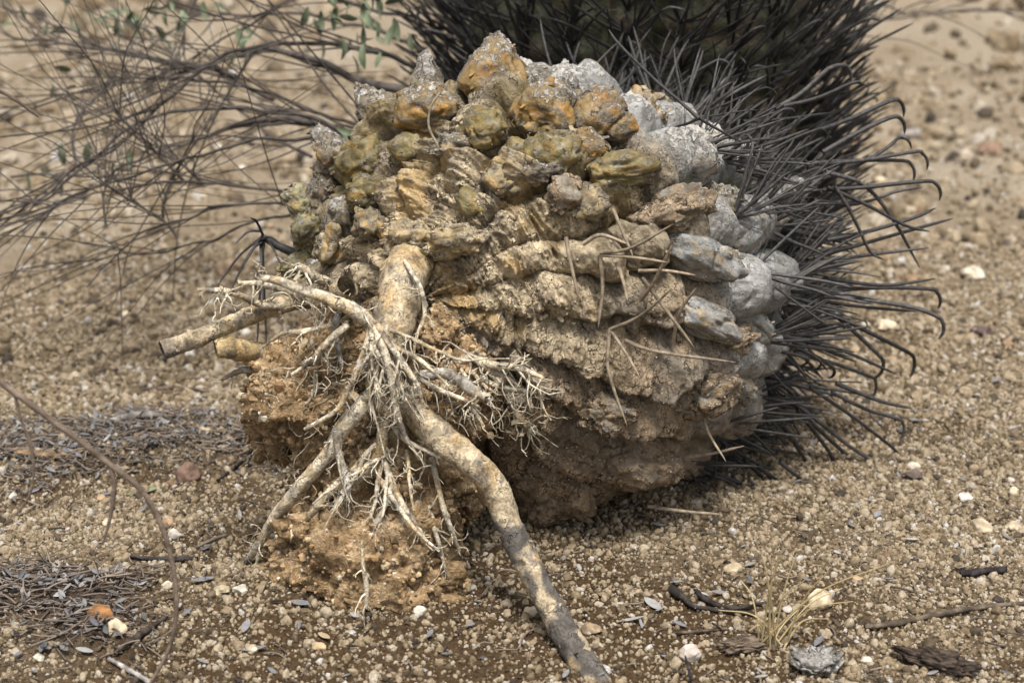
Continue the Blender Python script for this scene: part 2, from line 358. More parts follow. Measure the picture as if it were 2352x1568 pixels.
arc_ = np.concatenate([np.linspace(0.001, ARC_RIM + 0.03, 390), np.linspace(ARC_RIM + 0.033, arcf[-1], 110)]); s_ = np.interp(arc_, arcf, sf)
th = np.linspace(0, 2 * np.pi, nth, endpoint=False); S, TH = np.meshgrid(s_, th, indexing='ij'); ARC = np.repeat(arc_, nth); S, TH = S.ravel(), TH.ravel()
dirv = np.cos(TH)[:, None] * PR + np.sin(TH)[:, None] * ZZ; base = centre(S) + prof(S)[:, None] * dirv
side = sstep(0.045, -0.03, S); fr = 1 - side; rho = np.clip(ARC / ARC_RIM, 0, 1.2)
wa = fbm(base * 10 + 3, 2); wb = fbm(base * 13 + 33, 2)
pos = TH * NR / (2 * np.pi) + fr * (0.62 * wa + 0.20 * fbm(base * 30 + 8, 2)); ir = np.floor(pos).astype(int); aa = pos - ir - 0.5; ir %= NR
pb_ = ARC / PER + RIBR[ir] + fr * 0.30 * wb; jr = np.floor(pb_).astype(int); bb = pb_ - jr - 0.5; jr %= 24
c1 = CELL[ir, jr]; c2 = CELL2[ir, jr]
upper = sstep(-0.05, 0.55, np.sin(TH))
ask = np.where(aa > -0.14, (aa + 0.14) / 0.64, (aa + 0.14) / 0.36); pil = mix(np.clip(1 - np.abs(2 * aa) ** 2.3, 0, 1)[:, None] ** 0.62, np.clip(1 - np.abs(ask) ** 1.7, 0, 1)[:, None] ** 0.8, fr * (1 - upper) * 0.8)[:, 0]; pib = np.clip(1 - np.abs(2 * bb) ** 2.5, 0, 1) ** 0.6
Amp = 0.008 + 0.036 * sstep(0.10, 0.85, rho)
db_ = 0.14 + 0.62 * upper * fr + 0.30 * c2[:, 0] ** 2 * fr + 0.24 * side
hgt_ = (0.55 + 0.65 * c1 * (0.4 + 0.6 * upper) + 0.2 * (1 - upper)) * pil * (1 - db_ * (1 - pib)) + 0.22 * c2[:, 1] * np.exp(-((aa - 0.3 * (c2[:, 2] - 0.5)) ** 2 + (bb - 0.25 * (c2[:, 0] - 0.5)) ** 2) / 0.05) * (0.4 + 0.6 * upper)
fold = ridged(np.stack([ARC * 62 + 0.9 * wb, pos * 0.55, 0.3 * wa], -1) + 7, 2)
fold2 = ridged(np.stack([ARC * 150 + 1.6 * wa, pos * 1.5, 0.4 * wb], -1) + 17, 2)
cr_ = fbm(base * 48 + 5, 3); rg = ridged(base * 55 + 4, 3)
near_c = sstep(0.75, 0.2, rho)
dsp = Amp * hgt_ - 0.5 * Amp + fr * ((0.0045 + 0.006 * near_c) * (fold - 0.6) + (0.0018 + 0.0025 * near_c) * (fold2 - 0.55) + 0.0032 * (rg - 0.5) + 0.0035 * fbm(base * 17 + 2, 2)) + side * (0.0030 * (rg - 0.5) + 0.0022 * (fold2 - 0.5)) + 0.0010 * fbm(base * 150, 2) + 0.0012 * cr_ + fr * 0.002 * (ridged(base * 95 + 3, 2) - 0.5) * sstep(-0.3, 0.3, fbm(base * 25 + 70, 2))
nrm = dirv * 0.85 + AX * (0.8 * sstep(-0.02, 0.15, S))[:, None]; nrm /= np.linalg.norm(nrm, axis=1)[:, None]
dsp += 0.022 * np.exp(-((S + 0.11) / 0.08) ** 2) * np.clip(np.cos(TH), 0, 1) * sstep(0.75, 0.35, np.sin(TH))
SV = base + dsp[:, None] * nrm
droop = Amp * np.clip(hgt_, 0, 1.2) * fr * sstep(0.25, 0.7, rho) * sstep(0.75, 0.2, np.sin(TH)) * sstep(-0.7, -0.2, np.sin(TH))
SV[:, 2] -= 0.42 * droop
SV[:, 2] = np.maximum(SV[:, 2], 0.002 + 0.003 * cr_)
b1 = fbm(SV * 15 + 1, 3); b2 = fbm(SV * 45 + 7, 3); b3 = fbm(SV * 30 + 50, 3); low = sstep(0.22, 0.03, SV[:, 2] + 0.05 * b1)
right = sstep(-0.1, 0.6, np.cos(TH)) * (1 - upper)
crm = mix((0.46, 0.375, 0.25), (0.38, 0.265, 0.125), sstep(0.0, 0.35, b1 + 0.3 * (c1 - 0.5)))
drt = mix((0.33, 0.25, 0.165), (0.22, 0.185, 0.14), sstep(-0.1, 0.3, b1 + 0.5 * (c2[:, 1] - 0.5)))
top = mix((0.25, 0.205, 0.14), (0.20, 0.155, 0.08), sstep(-0.15, 0.2, b1 + 0.6 * (c2[:, 2] - 0.5)))
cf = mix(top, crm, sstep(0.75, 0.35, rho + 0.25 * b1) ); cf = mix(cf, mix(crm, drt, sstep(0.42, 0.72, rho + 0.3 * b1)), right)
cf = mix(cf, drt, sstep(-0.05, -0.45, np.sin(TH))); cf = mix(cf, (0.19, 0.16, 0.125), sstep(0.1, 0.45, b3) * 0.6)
cf = mix(cf, (0.31, 0.215, 0.125), low * 0.75)
cs = mix((0.22, 0.217, 0.205), (0.33, 0.325, 0.31), sstep(-0.2, 0.3, b1)); cs = mix(cs, (0.19, 0.20, 0.115), sstep(0.62, 0.25, pil + 0.25 * b1) * 0.85)
cs = mix(cs, (0.24, 0.18, 0.115), low * 0.6)
SC = mix(cf, cs, side * sstep(-0.95, -0.4, np.sin(TH)))
skinm = sstep(0.0, 0.3, b1 + 0.5 * b2 + 0.5 * (c1 - 0.4)) * (0.25 * upper + 0.72) * (1 - 0.75 * low)
KR = np.clip(side * 0.66 * sstep(0.45, 1.0, pil * (0.6 + 0.5 * pib) + 0.3 * b2) * sstep(0.12, 0.4, SV[:, 2]) + fr * 0.45 * sstep(0.5, 1.0, rho) * sstep(0.35, 0.9, hgt_ + 0.5 * b2) * sstep(0.24, 0.42, SV[:, 2]), 0, 1)
ii = np.arange(ns - 1)[:, None] * nth + np.arange(nth)[None]; jj = np.arange(ns - 1)[:, None] * nth + (np.arange(nth)[None] + 1) % nth
SF = np.stack([ii, ii + nth, jj + nth, jj], -1).reshape(-1, 4)
obj('stem', SV, SF, M_SKIN, root, SC, np.clip(1.0 - 0.8 * skinm * fr - 0.62 * side + 0.5 * b2 * side, 0.08, 1), K=KR)
STEM_PICK = rng.choice(np.where((S > -0.06) & (SV[:, 1] < 0.12))[0], 60000, replace=False)

# ------------------------------------------------------------------ tubercles and rib lobes
KIND = {  # skin colour, bark colour, skin amount, crust amount, wrinkle, bark roughness
 'och': ((0.235, 0.150, 0.05), (0.19, 0.16, 0.12), 0.62, 0.58, 0.06, 0.035),
 'olv': ((0.185, 0.145, 0.058), (0.17, 0.145, 0.105), 0.72, 0.22, 0.06, 0.018),
 'grn': ((0.24, 0.215, 0.115), (0.25, 0.21, 0.15), 0.74, 0.52, 0.16, 0.024),
 'brk': ((0.21, 0.165, 0.10), (0.25, 0.215, 0.165), 0.24, 0.62, 0.16, 0.11),
 'wrn': ((0.29, 0.225, 0.125), (0.21, 0.175, 0.125), 0.46, 0.30, 0.30, 0.07),
 'crm': ((0.36, 0.27, 0.14), (0.40, 0.335, 0.235), 0.36, 0.28, 0.14, 0.07),
 'gry': ((0.26, 0.25, 0.235), (0.24, 0.215, 0.18), 0.60, 0.76, 0.05, 0.035),
 'slt': ((0.25, 0.245, 0.23), (0.27, 0.25, 0.22), 0.84, 0.50, 0.03, 0.016),
 'wht': ((0.30, 0.295, 0.28), (0.31, 0.29, 0.26), 0.45, 0.92, 0.06, 0.05),
 'drt': ((0.20, 0.17, 0.13), (0.31, 0.235, 0.155), 0.18, 0.34, 0.12, 0.11),
 'shl': ((0.34, 0.25, 0.14), (0.32, 0.26, 0.18), 0.30, 0.45, 0.06, 0.07)}
CEN = np.array([1000.0, 640.0])   # photo position of the root collar: tubercles grow outward from it
SURF = [(SV[STEM_PICK], nrm[STEM_PICK], SC[STEM_PICK])]                          # surface samples for flakes and grains
def tubercle(u, v, a, b, rot, kind, lift=0.35, horn=0.0, hdir=None, depth=0.85, hollow=False, name='tubercle', push=0.0):
    rng = np.random.default_rng(int(u * 7 + v * 13)); q, nn, miss = hit(u, v); d = -unit(ray(u, v)); k = px(q); A, Bx = a * k, b * k; c = depth * 0.5 * (A + Bx)
    if miss > 0: q = q - nn * miss * 0.35
    o = q + d * (c * lift) * (1.0 if miss == 0 else 0.2) + d * push
    Z = unit(0.65 * nn + 0.55 * d); Xa = RT * math.cos(R(rot)) + UP * math.sin(R(rot)); Xa = unit(Xa - Z * (Xa @ Z)); Ya = np.cross(Z, Xa)
    lvl = 5 if max(a, b) > 50 else 4
    n0, F = ICO[lvl]; sd_ = rng.uniform(0, 200, 3)
    nn0 = np.sign(n0) * np.abs(n0) ** 0.86; nn0 /= np.linalg.norm(nn0, axis=1)[:, None]
    sc, bc, sk, crs, wr, br = KIND[kind]
    f = 1 + (0.24 if kind in ('och', 'olv', 'slt', 'gry', 'grn') else 0.40) * fbm(n0 * 1.2 + sd_, 2)
    pk = unit(np.array([rng.normal() * 0.5, rng.normal() * 0.5, 0.8])); f += 0.20 * np.clip(n0 @ pk, 0, 1) ** 3 - 0.10 * np.clip(-(n0 @ unit(pk + np.array([rng.normal(), rng.normal(), 0]))), 0, 1)
    nz = pn(n0 * 1.15 + sd_ + 30); f -= 0.20 * np.exp(-(nz / 0.07) ** 2) * sstep(-0.25, 0.2, pn(n0 * 1.6 + sd_ + 60))
    nz = pn(n0 * 2.3 + sd_ + 35); f -= 0.09 * np.exp(-(nz / 0.05) ** 2) * sstep(-0.1, 0.3, pn(n0 * 2.0 + sd_ + 66))
    w2 = n0 * np.array([1.4, 6.5, 3.5]) + sd_ + 0.5 * pn(n0 * 2 + sd_)[:, None]
    f += wr * 1.3 * (ridged(w2, 2) - 0.6) * sstep(-0.25, 0.25, pn(n0 * 1.4 + sd_ + 90))
    f += br * fbm(n0 * 6.0 + sd_, 3) + br * 0.6 * (ridged(n0 * 10 + sd_, 2) - 0.5)
    if kind in ('olv', 'wrn', 'brk') and rng.random() < 0.6:      # ring-shaped scar of a lost areole
        ang = np.arccos(np.clip(n0 @ unit(np.array([rng.normal() * 0.35, rng.normal() * 0.35, 1.0])), -1, 1)); f += 0.035 * np.cos(ang * 22) * np.exp(-(ang / 0.42) ** 2) - 0.05 * np.exp(-(ang / 0.16) ** 2)
    p = nn0 * f[:, None] * np.array([A, Bx, c])
    W = p[:, :1] * Xa + p[:, 1:2] * Ya + p[:, 2:] * Z
    wd = n0[:, :1] * Xa + n0[:, 1:2] * Ya + n0[:, 2:] * Z
    out2 = np.array([u, v]) - CEN; out2 = out2 / (np.linalg.norm(out2) + 1e-6); OD = out2[0] * RT - out2[1] * UP
    if hdir is not None: OD = math.cos(R(hdir)) * RT + math.sin(R(hdir)) * UP
    od = wd @ OD
    if horn:
        hh = np.clip(od, 0, 1) ** 1.6; W += OD * (hh * horn * 0.5 * (A + Bx))[:, None]
        perp = W - OD * (W @ OD)[:, None]; W -= perp * (0.38 * hh)[:, None]
        W += wd * (0.13 * 0.5 * (A + Bx) * hh * fbm(n0 * 7 + sd_, 3))[:, None]
    if hollow:
        rr_ = np.linalg.norm(np.cross(wd, unit(0.8 * OD + 0.5 * Z)), axis=1); fa = wd @ unit(0.8 * OD + 0.5 * Z)
        W -= unit(0.8 * OD + 0.5 * Z) * (1.35 * c * sstep(0.62, 0.42, rr_ + 0.1 * fbm(n0 * 5 + sd_, 2)) * (fa > 0))[:, None]
    W = W + o
    m1 = fbm(n0 * 1.7 + sd_ + 12, 3); m2 = fbm(n0 * 5.2 + sd_ + 44, 3)
    skm = sstep(0.5 - sk, 0.85 - sk, 0.38 * n0[:, 2] + 0.9 * m1 + 0.32 * m2 - 0.25 * np.clip(od, 0, 1) + 0.1)
    ca = mix(bc, np.array(bc) * 0.55, sstep(0.0, 0.5, m2)); cb = mix(sc, np.array(sc) * np.array([1.25, 1.0, 0.66]), sstep(0.0, 0.5, fbm(n0 * 2.6 + sd_ + 5, 2)))
    cb = mix(cb, np.array(sc) * np.array([0.75, 0.85, 0.9]), sstep(0.1, 0.5, m2))
    cb = mix(cb, (0.215, 0.195, 0.165), sstep(0.05, 0.45, fbm(n0 * 3.3 + sd_ + 71, 3)) * 0.45)
    C = mix(ca, cb, skm)
    K = crs * sstep(0.1, 1.15, 0.75 * od + 0.75 * wd[:, 2] + 0.45 * m2 + 0.25 * m1)
    C = mix(C, (0.25, 0.175, 0.105), sstep(0.17, 0.03, W[:, 2]) * 0.6 * sstep(-0.4, 0.3, m2 + 0.2))
    obj(name, W, F, M_SKIN, root, C, np.clip(1.05 - 0.92 * skm, 0.05, 1), K=K)
    keep = (wd @ d) > -0.15; SURF.append((W[keep], wd[keep], C[keep]))
T = [ # u, v, half-width, half-height, rotation, kind, extras
 (1138, 196, 78, 78, 4, 'och', dict(horn=0.6, hdir=86, lift=0.5)), (1195, 190, 44, 62, -32, 'wht', dict(push=-0.02)),
 (985, 200, 42, 48, 0, 'brk', dict(horn=1.05, hdir=102)), (985, 262, 84, 66, 0, 'och', dict(lift=0.5)),
 (862, 265, 54, 56, -10, 'brk', dict(horn=0.9, hdir=122)), (1112, 295, 58, 56, 10, 'olv', dict(lift=0.75)),
 (1245, 262, 76, 72, -15, 'och', dict(lift=0.5)), (1288, 212, 42, 52, -8, 'gry', dict(horn=0.6, hdir=85, push=0.01)), (1335, 232, 32, 32, 0, 'brk', dict(push=-0.02)),
 (1375, 275, 84, 80, 30, 'och', dict(lift=0.5)), (1440, 250, 36, 44, 0, 'wht', dict(push=-0.02)), (1485, 262, 46, 62, 0, 'shl', dict(hollow=True, hdir=15, horn=0.3)),
 (1560, 290, 44, 36, 0, 'shl', {}), (932, 342, 42, 38, 0, 'olv', {}), (1045, 345, 58, 32, -12, 'brk', dict(lift=0.2)),
 (752, 350, 54, 48, -30, 'brk', dict(horn=0.85, hdir=125)), (745, 405, 34, 54, 0, 'brk', {}), (832, 378, 72, 58, 15, 'olv', dict(lift=0.6)), (842, 446, 56, 42, 5, 'olv', {}),
 (1188, 350, 33, 36, 0, 'olv', {}), (1270, 350, 62, 54, -10, 'olv', dict(lift=0.6)), (1226, 402, 62, 34, 0, 'brk', {}),
 (1350, 348, 50, 52, 20, 'och', dict(lift=0.1)), (1425, 395, 86, 46, 12, 'olv', dict(lift=0.65)), (1565, 362, 80, 76, 30, 'gry', dict(lift=0.4)), (1622, 320, 48, 44, 0, 'gry', {}),
 (1300, 452, 46, 44, 0, 'drt', dict(lift=0.4)), (1352, 468, 44, 44, 0, 'wrn', dict(lift=0.4)), (1155, 412, 44, 44, 40, 'wrn', {}),
 (672, 465, 52, 46, 30, 'grn', dict(horn=0.35, hdir=150)), (705, 518, 44, 72, -42, 'grn', dict(lift=0.5)), (772, 562, 44, 66, -40, 'crm', {}), (662, 605, 52, 36, 15, 'grn', dict(horn=0.45, hdir=195)), (735, 440, 40, 50, -20, 'brk', {}), (790, 500, 46, 42, 0, 'brk', {}), (735, 618, 50, 36, 10, 'brk', {}), (850, 520, 44, 40, 0, 'wrn', {}),
 (1545, 485, 100, 52, 16, 'drt', dict(lift=0.35)), (1640, 468, 46, 56, 20, 'brk', dict(horn=0.3)), (1706, 362, 58, 54, 40, 'wht', {}), (1650, 318, 36, 30, 0, 'shl', {}),
 (1775, 455, 100, 36, 36, 'wht', dict(lift=0.4)), (1745, 508, 94, 36, 34, 'gry', dict(lift=0.4)), (1600, 596, 108, 46, -18, 'slt', dict(lift=0.4)), (1672, 618, 48, 42, 0, 'brk', dict(lift=0.6)), (1700, 550, 82, 42, 38, 'slt', dict(lift=0.4)),
 (1620, 738, 104, 42, -24, 'slt', dict(lift=0.3)), (1710, 738, 88, 38, -34, 'slt', dict(lift=0.4)), (1655, 790, 90, 34, 8, 'drt', dict(lift=0.4)), (1605, 890, 82, 56, 10, 'drt', dict(lift=0.4)), (1680, 870, 88, 42, -40, 'slt', dict(lift=0.3)),
 (1395, 950, 68, 52, -20, 'drt', dict(lift=0.35)), (1450, 1058, 118, 78, -28, 'drt', dict(lift=0.25, depth=0.6)), (1290, 1110, 118, 110, 6, 'drt', dict(lift=0.15, depth=0.55)),
 (1085, 470, 30, 42, 30, 'olv', dict(lift=0.4)), (1045, 556, 74, 40, 6, 'crm', dict(lift=0.3)), (940, 548, 62, 42, 0, 'crm', dict(lift=0.4))]
for (u, v, a_, b_, r_, k_, ex) in T: tubercle(u, v, a_, b_, r_, k_, **ex)

# flakes of peeling bark, sand grains stuck to the skin
SW = np.concatenate([s[0] for s in SURF]); SN = np.concatenate([s[1] for s in SURF]); SCc = np.concatenate([s[2] for s in SURF])
vis = sdf(SW) > -0.012; SW, SN, SCc = SW[vis], SN[vis], SCc[vis]
ac = Acc()
for i in rng.choice(len(SW), 1000, replace=False):
    nrm_ = SN[i]; t = unit(np.cross(nrm_, rng.normal(size=3))); bt = np.cross(nrm_, t); L_ = rng.uniform(0.0025, 0.007); W_ = L_ * rng.uniform(0.35, 0.8); cu = rng.uniform(0.1, 0.7)
    xs = np.linspace(0, 1, 4); V = []
    for x in xs:
        for y in (-0.5, 0.0, 0.5):
            e = 1 - 0.5 * abs(y) * rng.uniform(0.3, 1); V.append(SW[i] + t * L_ * x * e + bt * W_ * y * (1 - 0.4 * x * rng.random()) + nrm_ * (0.0003 + L_ * cu * x * x + 0.0006 * y * y))
    q = [[k * 3 + j, k * 3 + j + 1, k * 3 + j + 4, k * 3 + j + 3] for k in range(3) for j in range(2)]
    ac.add(np.array(V), np.array(q), np.clip(SCc[i] * rng.uniform(0.5, 1.2), 0, 0.45))
V, F, C = ac.get(); o = obj('bark_flakes', V, F, M_LEAF, root, C); o['kind'] = 'stuff'
ac = Acc(); lowp = np.clip(1.3 - SW[:, 2] / 0.26, 0.05, 1); pick = rng.choice(len(SW), 4200, replace=False, p=lowp / lowp.sum())
GCOL = np.array([(0.42, 0.33, 0.2), (0.3, 0.19, 0.09), (0.5, 0.44, 0.34), (0.2, 0.12, 0.06)])
def grain(ac, p, s, c):
    V0, F0 = ICO[1]; ac.add(p + V0 * s * rng.uniform(0.6, 1.2, (len(V0), 1)) * rng.uniform(0.7, 1.1, 3), F0, c)
for i in pick: grain(ac, SW[i], rng.uniform(0.0005, 0.0013), GCOL[rng.integers(0, 4)])
V, F, C = ac.get(); o = obj('sand_grains', V, F, M_GRAIN, root, C, smooth=False); o['kind'] = 'stuff'

# ------------------------------------------------------------------ soil held by the roots
ac = Acc()
def clump(u, v, Yd, a, b, dz=1.0, name='soil_clump', c=(0.33, 0.225, 0.122)):
    o = at(u, v, Yd - 0.008); k = px(o) * 1.1; n0, F = ICO[5]; s0 = rng.uniform(0, 99, 3)
    f = 1 + 0.36 * fbm(n0 * 1.6 + s0, 4) + 0.17 * fbm(n0 * 6 + s0, 3) + 0.09 * (np.abs(pn(n0 * 13 + s0)) * 2 - 0.5) + 0.05 * pn(n0 * 27 + s0)
    W = o + (n0 * f[:, None]) * np.array([a * k, 0.5 * (a + b) * k * dz, b * k])
    C = mix(c, np.array(c) * np.array([1.45, 1.55, 1.7]), sstep(-0.1, 0.5, fbm(n0 * 4 + s0, 3))); C = mix(C, np.array(c) * 0.6, sstep(0.1, 0.5, fbm(n0 * 3 + s0 + 9, 3)))
    obj(name, W, F, M_SOIL, root, C)
    idx = np.where((n0[:, 1] < 0.3))[0]
    for i in rng.choice(idx, int(1300 * (a + b) / 220)):
        grain(ac, W[i], math.exp(rng.normal(math.log(0.0015), 0.55)), C[i] * rng.uniform(0.6, 1.35) if rng.random() < .8 else GCOL[rng.integers(0, 4)])
for q in [(715, 905, -0.122, 138, 108, 0.75), (810, 830, -0.118, 120, 92, 0.75), (640, 985, -0.08, 62, 68), (800, 1010, -0.125, 115, 95, 0.75), (1030, 905, -0.115, 100, 108, 0.75), (1005, 780, -0.10, 66, 64),
          (900, 1110, -0.135, 150, 135, 0.65), (845, 1250, -0.150, 165, 130, 0.7), (850, 1305, -0.182, 168, 138, 0.7), (870, 1370, -0.195, 140, 70, 0.8), (745, 1375, -0.186, 104, 52), (955, 1385, -0.188, 96, 56), (1060, 1120, -0.05, 50, 80), (1120, 860, -0.075, 74, 44), (760, 1160, -0.10, 90, 90, 0.8), (700, 1300, -0.135, 96, 66)]:
    clump(*q)
V, F, C = ac.get(); o = obj('soil_grains', V, F, M_GRAIN, root, C, smooth=False); o['kind'] = 'stuff'

# ------------------------------------------------------------------ roots
def bark_tube(P, rad, n, sides, c, gnarl=0.10, seed=None, flat=True):
    P = spline(P, n); s0 = rng.uniform(0, 90, 3); rad = np.interp(np.linspace(0, 1, n), np.linspace(0, 1, len(rad)), rad)
    jit = np.stack([fbm(P * 30 + s0 + k * 9, 2) for k in range(3)], -1); P = P + jit * rad[:, None] * 0.16
    rad = rad * (1 + gnarl * 0.8 * fbm(np.stack([np.linspace(0, n / 22, n)] * 3, -1) + s0, 2)); V, F = tube(P, rad, sides)
    cen = np.concatenate([np.repeat(P, sides, 0), P[:1], P[-1:]]); rr_ = np.concatenate([np.repeat(rad, sides), rad[:1], rad[-1:]])
    dn = V - cen; dn = dn / (np.linalg.norm(dn, axis=1)[:, None] + 1e-9)
    sc_ = 0.5 / max(rad.max(), 0.004); V = V + dn * (rr_ * gnarl * (0.7 * fbm(V * sc_ * 1.0 + s0, 2) + 0.6 * fbm(V * sc_ * 4.5 + s0, 2) + 0.45 * ridged(V * sc_ * 3 + s0, 2) - 0.25))[:, None]
    m1 = fbm(V * 40 + s0, 3); m2 = fbm(V * 110 + s0, 3)
    C = mix(c, np.array(c) * np.array([0.85, 0.75, 0.60]), sstep(-0.05, 0.4, m1)); C = mix(C, np.array([0.15, 0.135, 0.12]), sstep(0.2, 0.42, m2 + 0.4 * fbm(V * 25 + s0 + 7, 2)) * 0.75)
    return V, F, C, P, rad
CREAM = np.array((0.50, 0.41, 0.275)); PALE = np.array((0.68, 0.60, 0.46)); GREYR = np.array((0.50, 0.47, 0.42))
def root_path(pts): return np.array([at(u, v, y) for (u, v, y) in pts])
def root_obj(name, pts, rad, n, sides, c=CREAM, gnarl=0.10, parent=None, greytip=0.0, hairs=0, hair_len=0.03, black=None):
    P0 = root_path(pts); k = px(P0[0]); rad = [r * k for r in rad]
    V, F, C, P, rr_ = bark_tube(P0, rad, n, sides, np.array(c), gnarl)
    tt = np.concatenate([np.repeat(np.linspace(0, 1, n), sides), [0, 1]])
    if greytip: C = mix(C, (0.11, 0.10, 0.095), sstep(1 - greytip, 1 - greytip * 0.3, tt + 0.25 * fbm(V * 30, 3)) * 0.85)
    if black: C = mix(C, (0.085, 0.078, 0.073), sstep(black - 0.02, black + 0.04, tt + 0.10 * fbm(V * 45, 3)) * sstep(0.42, 0.12, fbm(V * 28 + 60, 3)) * 0.93)
    if hairs:
        A2 = Acc(); A2.add(V, F, C)
        for i in range(hairs):
            j = rng.integers(int(n * 0.12), n); t = unit(P[min(j + 1, n - 1)] - P[j - 1]); d = unit(t * rng.uniform(0.2, 0.9) + rng.normal(size=3) * np.array([0.7, 0.35, 0.6]) + np.array([0, -0.15, -0.25]))
            Lh = hair_len * rng.uniform(0.3, 1.2); r0 = min(rr_[j] * 0.55, 0.0016) * rng.uniform(0.5, 1)
            q = [P[j]]; 
            for s in range(4): d = unit(d + rng.normal(size=3) * 0.35 + np.array([0, 0, -0.12])); q.append(q[-1] + d * Lh / 4)
            Vh, Fh = tube(spline(q, 9), np.linspace(r0, r0 * 0.35, 9), 5); A2.add(Vh, Fh, PALE * rng.uniform(0.6, 1.1))
            for s in range(rng.integers(0, 3)):
                b_ = np.array(q[rng.integers(1, 5)]); d2 = unit(d + rng.normal(size=3) * 0.8); q2 = [b_, b_ + d2 * Lh * 0.2, b_ + unit(d2 + rng.normal(size=3) * 0.4) * Lh * 0.42]
                Vh, Fh = tube(spline(q2, 5), np.linspace(r0 * 0.6, r0 * 0.25, 5), 4); A2.add(Vh, Fh, PALE * rng.uniform(0.6, 1.1))
        V, F, C = A2.get()
    return obj(name, V, F, M_ROOT, parent or root, C, 1.0)
tap = root_obj('taproot', [(945, 590, -0.085), (925, 660, -0.128), (905, 740, -0.15), (878, 820, -0.165), (882, 890, -0.172), (905, 950, -0.172), (900, 1010, -0.165), (870, 1080, -0.155)], [54, 50, 46, 41, 40, 34, 24, 15], 90, 26, CREAM, 0.13)
root_obj('thick_root', [(915, 900, -0.165), (960, 955, -0.182), (1010, 1005, -0.195), (1070, 1050, -0.205), (1125, 1100, -0.213), (1160, 1185, -0.222), (1205, 1280, -0.238), (1258, 1385, -0.262), (1312, 1480, -0.292), (1370, 1565, -0.322), (1410, 1630, -0.345)],
         [32, 34, 34, 33, 32, 31, 31, 32, 32, 34, 36], 220, 26, CREAM, 0.10, tap, black=0.50)
root_obj('side_root', [(880, 890, -0.168), (835, 930, -0.182), (790, 975, -0.186), (755, 1040, -0.184), (700, 1105, -0.178), (640, 1180, -0.165), (600, 1240, -0.150), (570, 1285, -0.138), (540, 1318, -0.128)], [20, 21, 20, 19, 17, 15, 12, 8, 4], 90, 16, PALE, 0.12, tap, greytip=0.3, hairs=16, hair_len=0.025)
root_obj('side_root', [(740, 690, -0.06), (680, 690, -0.09), (600, 715, -0.115), (510, 752, -0.135), (430, 785, -0.15), (375, 806, -0.16)], [20, 22, 21, 20, 20, 20], 70, 18, CREAM, 0.14, tap, greytip=0.35)
root_obj('broken_root', [(690, 800, -0.06), (630, 812, -0.10), (570, 806, -0.125), (525, 800, -0.14), (495, 806, -0.145)], [24, 25, 23, 27, 22], 40, 18, CREAM * np.array([1.0, 0.92, 0.72]), 0.16, tap)
root_obj('side_root', [(850, 745, -0.165), (815, 715, -0.175), (760, 690, -0.175), (700, 668, -0.178), (640, 645, -0.185), (580, 633, -0.19)], [16, 17, 15, 12, 10, 6], 60, 12, PALE, 0.14, tap, hairs=14)
root_obj('side_root', [(640, 702, -0.12), (600, 700, -0.13), (560, 683, -0.14), (520, 670, -0.15), (465, 665, -0.155)], [8, 9, 8, 8, 5], 36, 10, PALE * 0.9, 0.14, tap, hairs=6)
root_obj('side_root', [(700, 690, -0.11), (660, 668, -0.12), (610, 655, -0.13), (550, 650, -0.14)], [10, 10, 9, 5], 36, 10, PALE * 0.9, 0.14, tap, hairs=6)
root_obj('side_root', [(780, 660, -0.11), (730, 640, -0.12), (700, 620, -0.125), (680, 610, -0.13)], [14, 13, 11, 7], 30, 10, PALE * 0.8, 0.2, tap, hairs=16)
root_obj('root_stub', [(790, 740, -0.12), (785, 700, -0.14), (790, 668, -0.15), (800, 655, -0.155)], [26, 27, 29, 24], 30, 16, CREAM, 0.2, tap)
root_obj('side_root', [(940, 870, -0.16), (985, 862, -0.172), (1025, 858, -0.18), (1060, 878, -0.188), (1095, 900, -0.195), (1118, 912, -0.2)], [12, 13, 13, 14, 13, 11], 46, 12, GREYR, 0.16, tap, hairs=5)
root_obj('side_root', [(1000, 855, -0.13), (1080, 825, -0.14), (1130, 838, -0.15), (1190, 845, -0.158), (1250, 868, -0.165)], [10, 10, 9, 8, 4], 50, 10, PALE, 0.14, tap, hairs=30, hair_len=0.05)
root_obj('side_root', [(1120, 850, -0.13), (1160, 900, -0.14), (1190, 955, -0.145), (1220, 992, -0.148)], [7, 8, 8, 6], 36, 8, PALE * 0.85, 0.16, tap, hairs=24, hair_len=0.035)
root_obj('side_root', [(1215, 860, -0.16), (1235, 900, -0.162), (1250, 940, -0.164), (1266, 965, -0.165)], [4, 4, 3, 2], 24, 6, PALE * 0.9, 0.14, tap, hairs=6, hair_len=0.02)
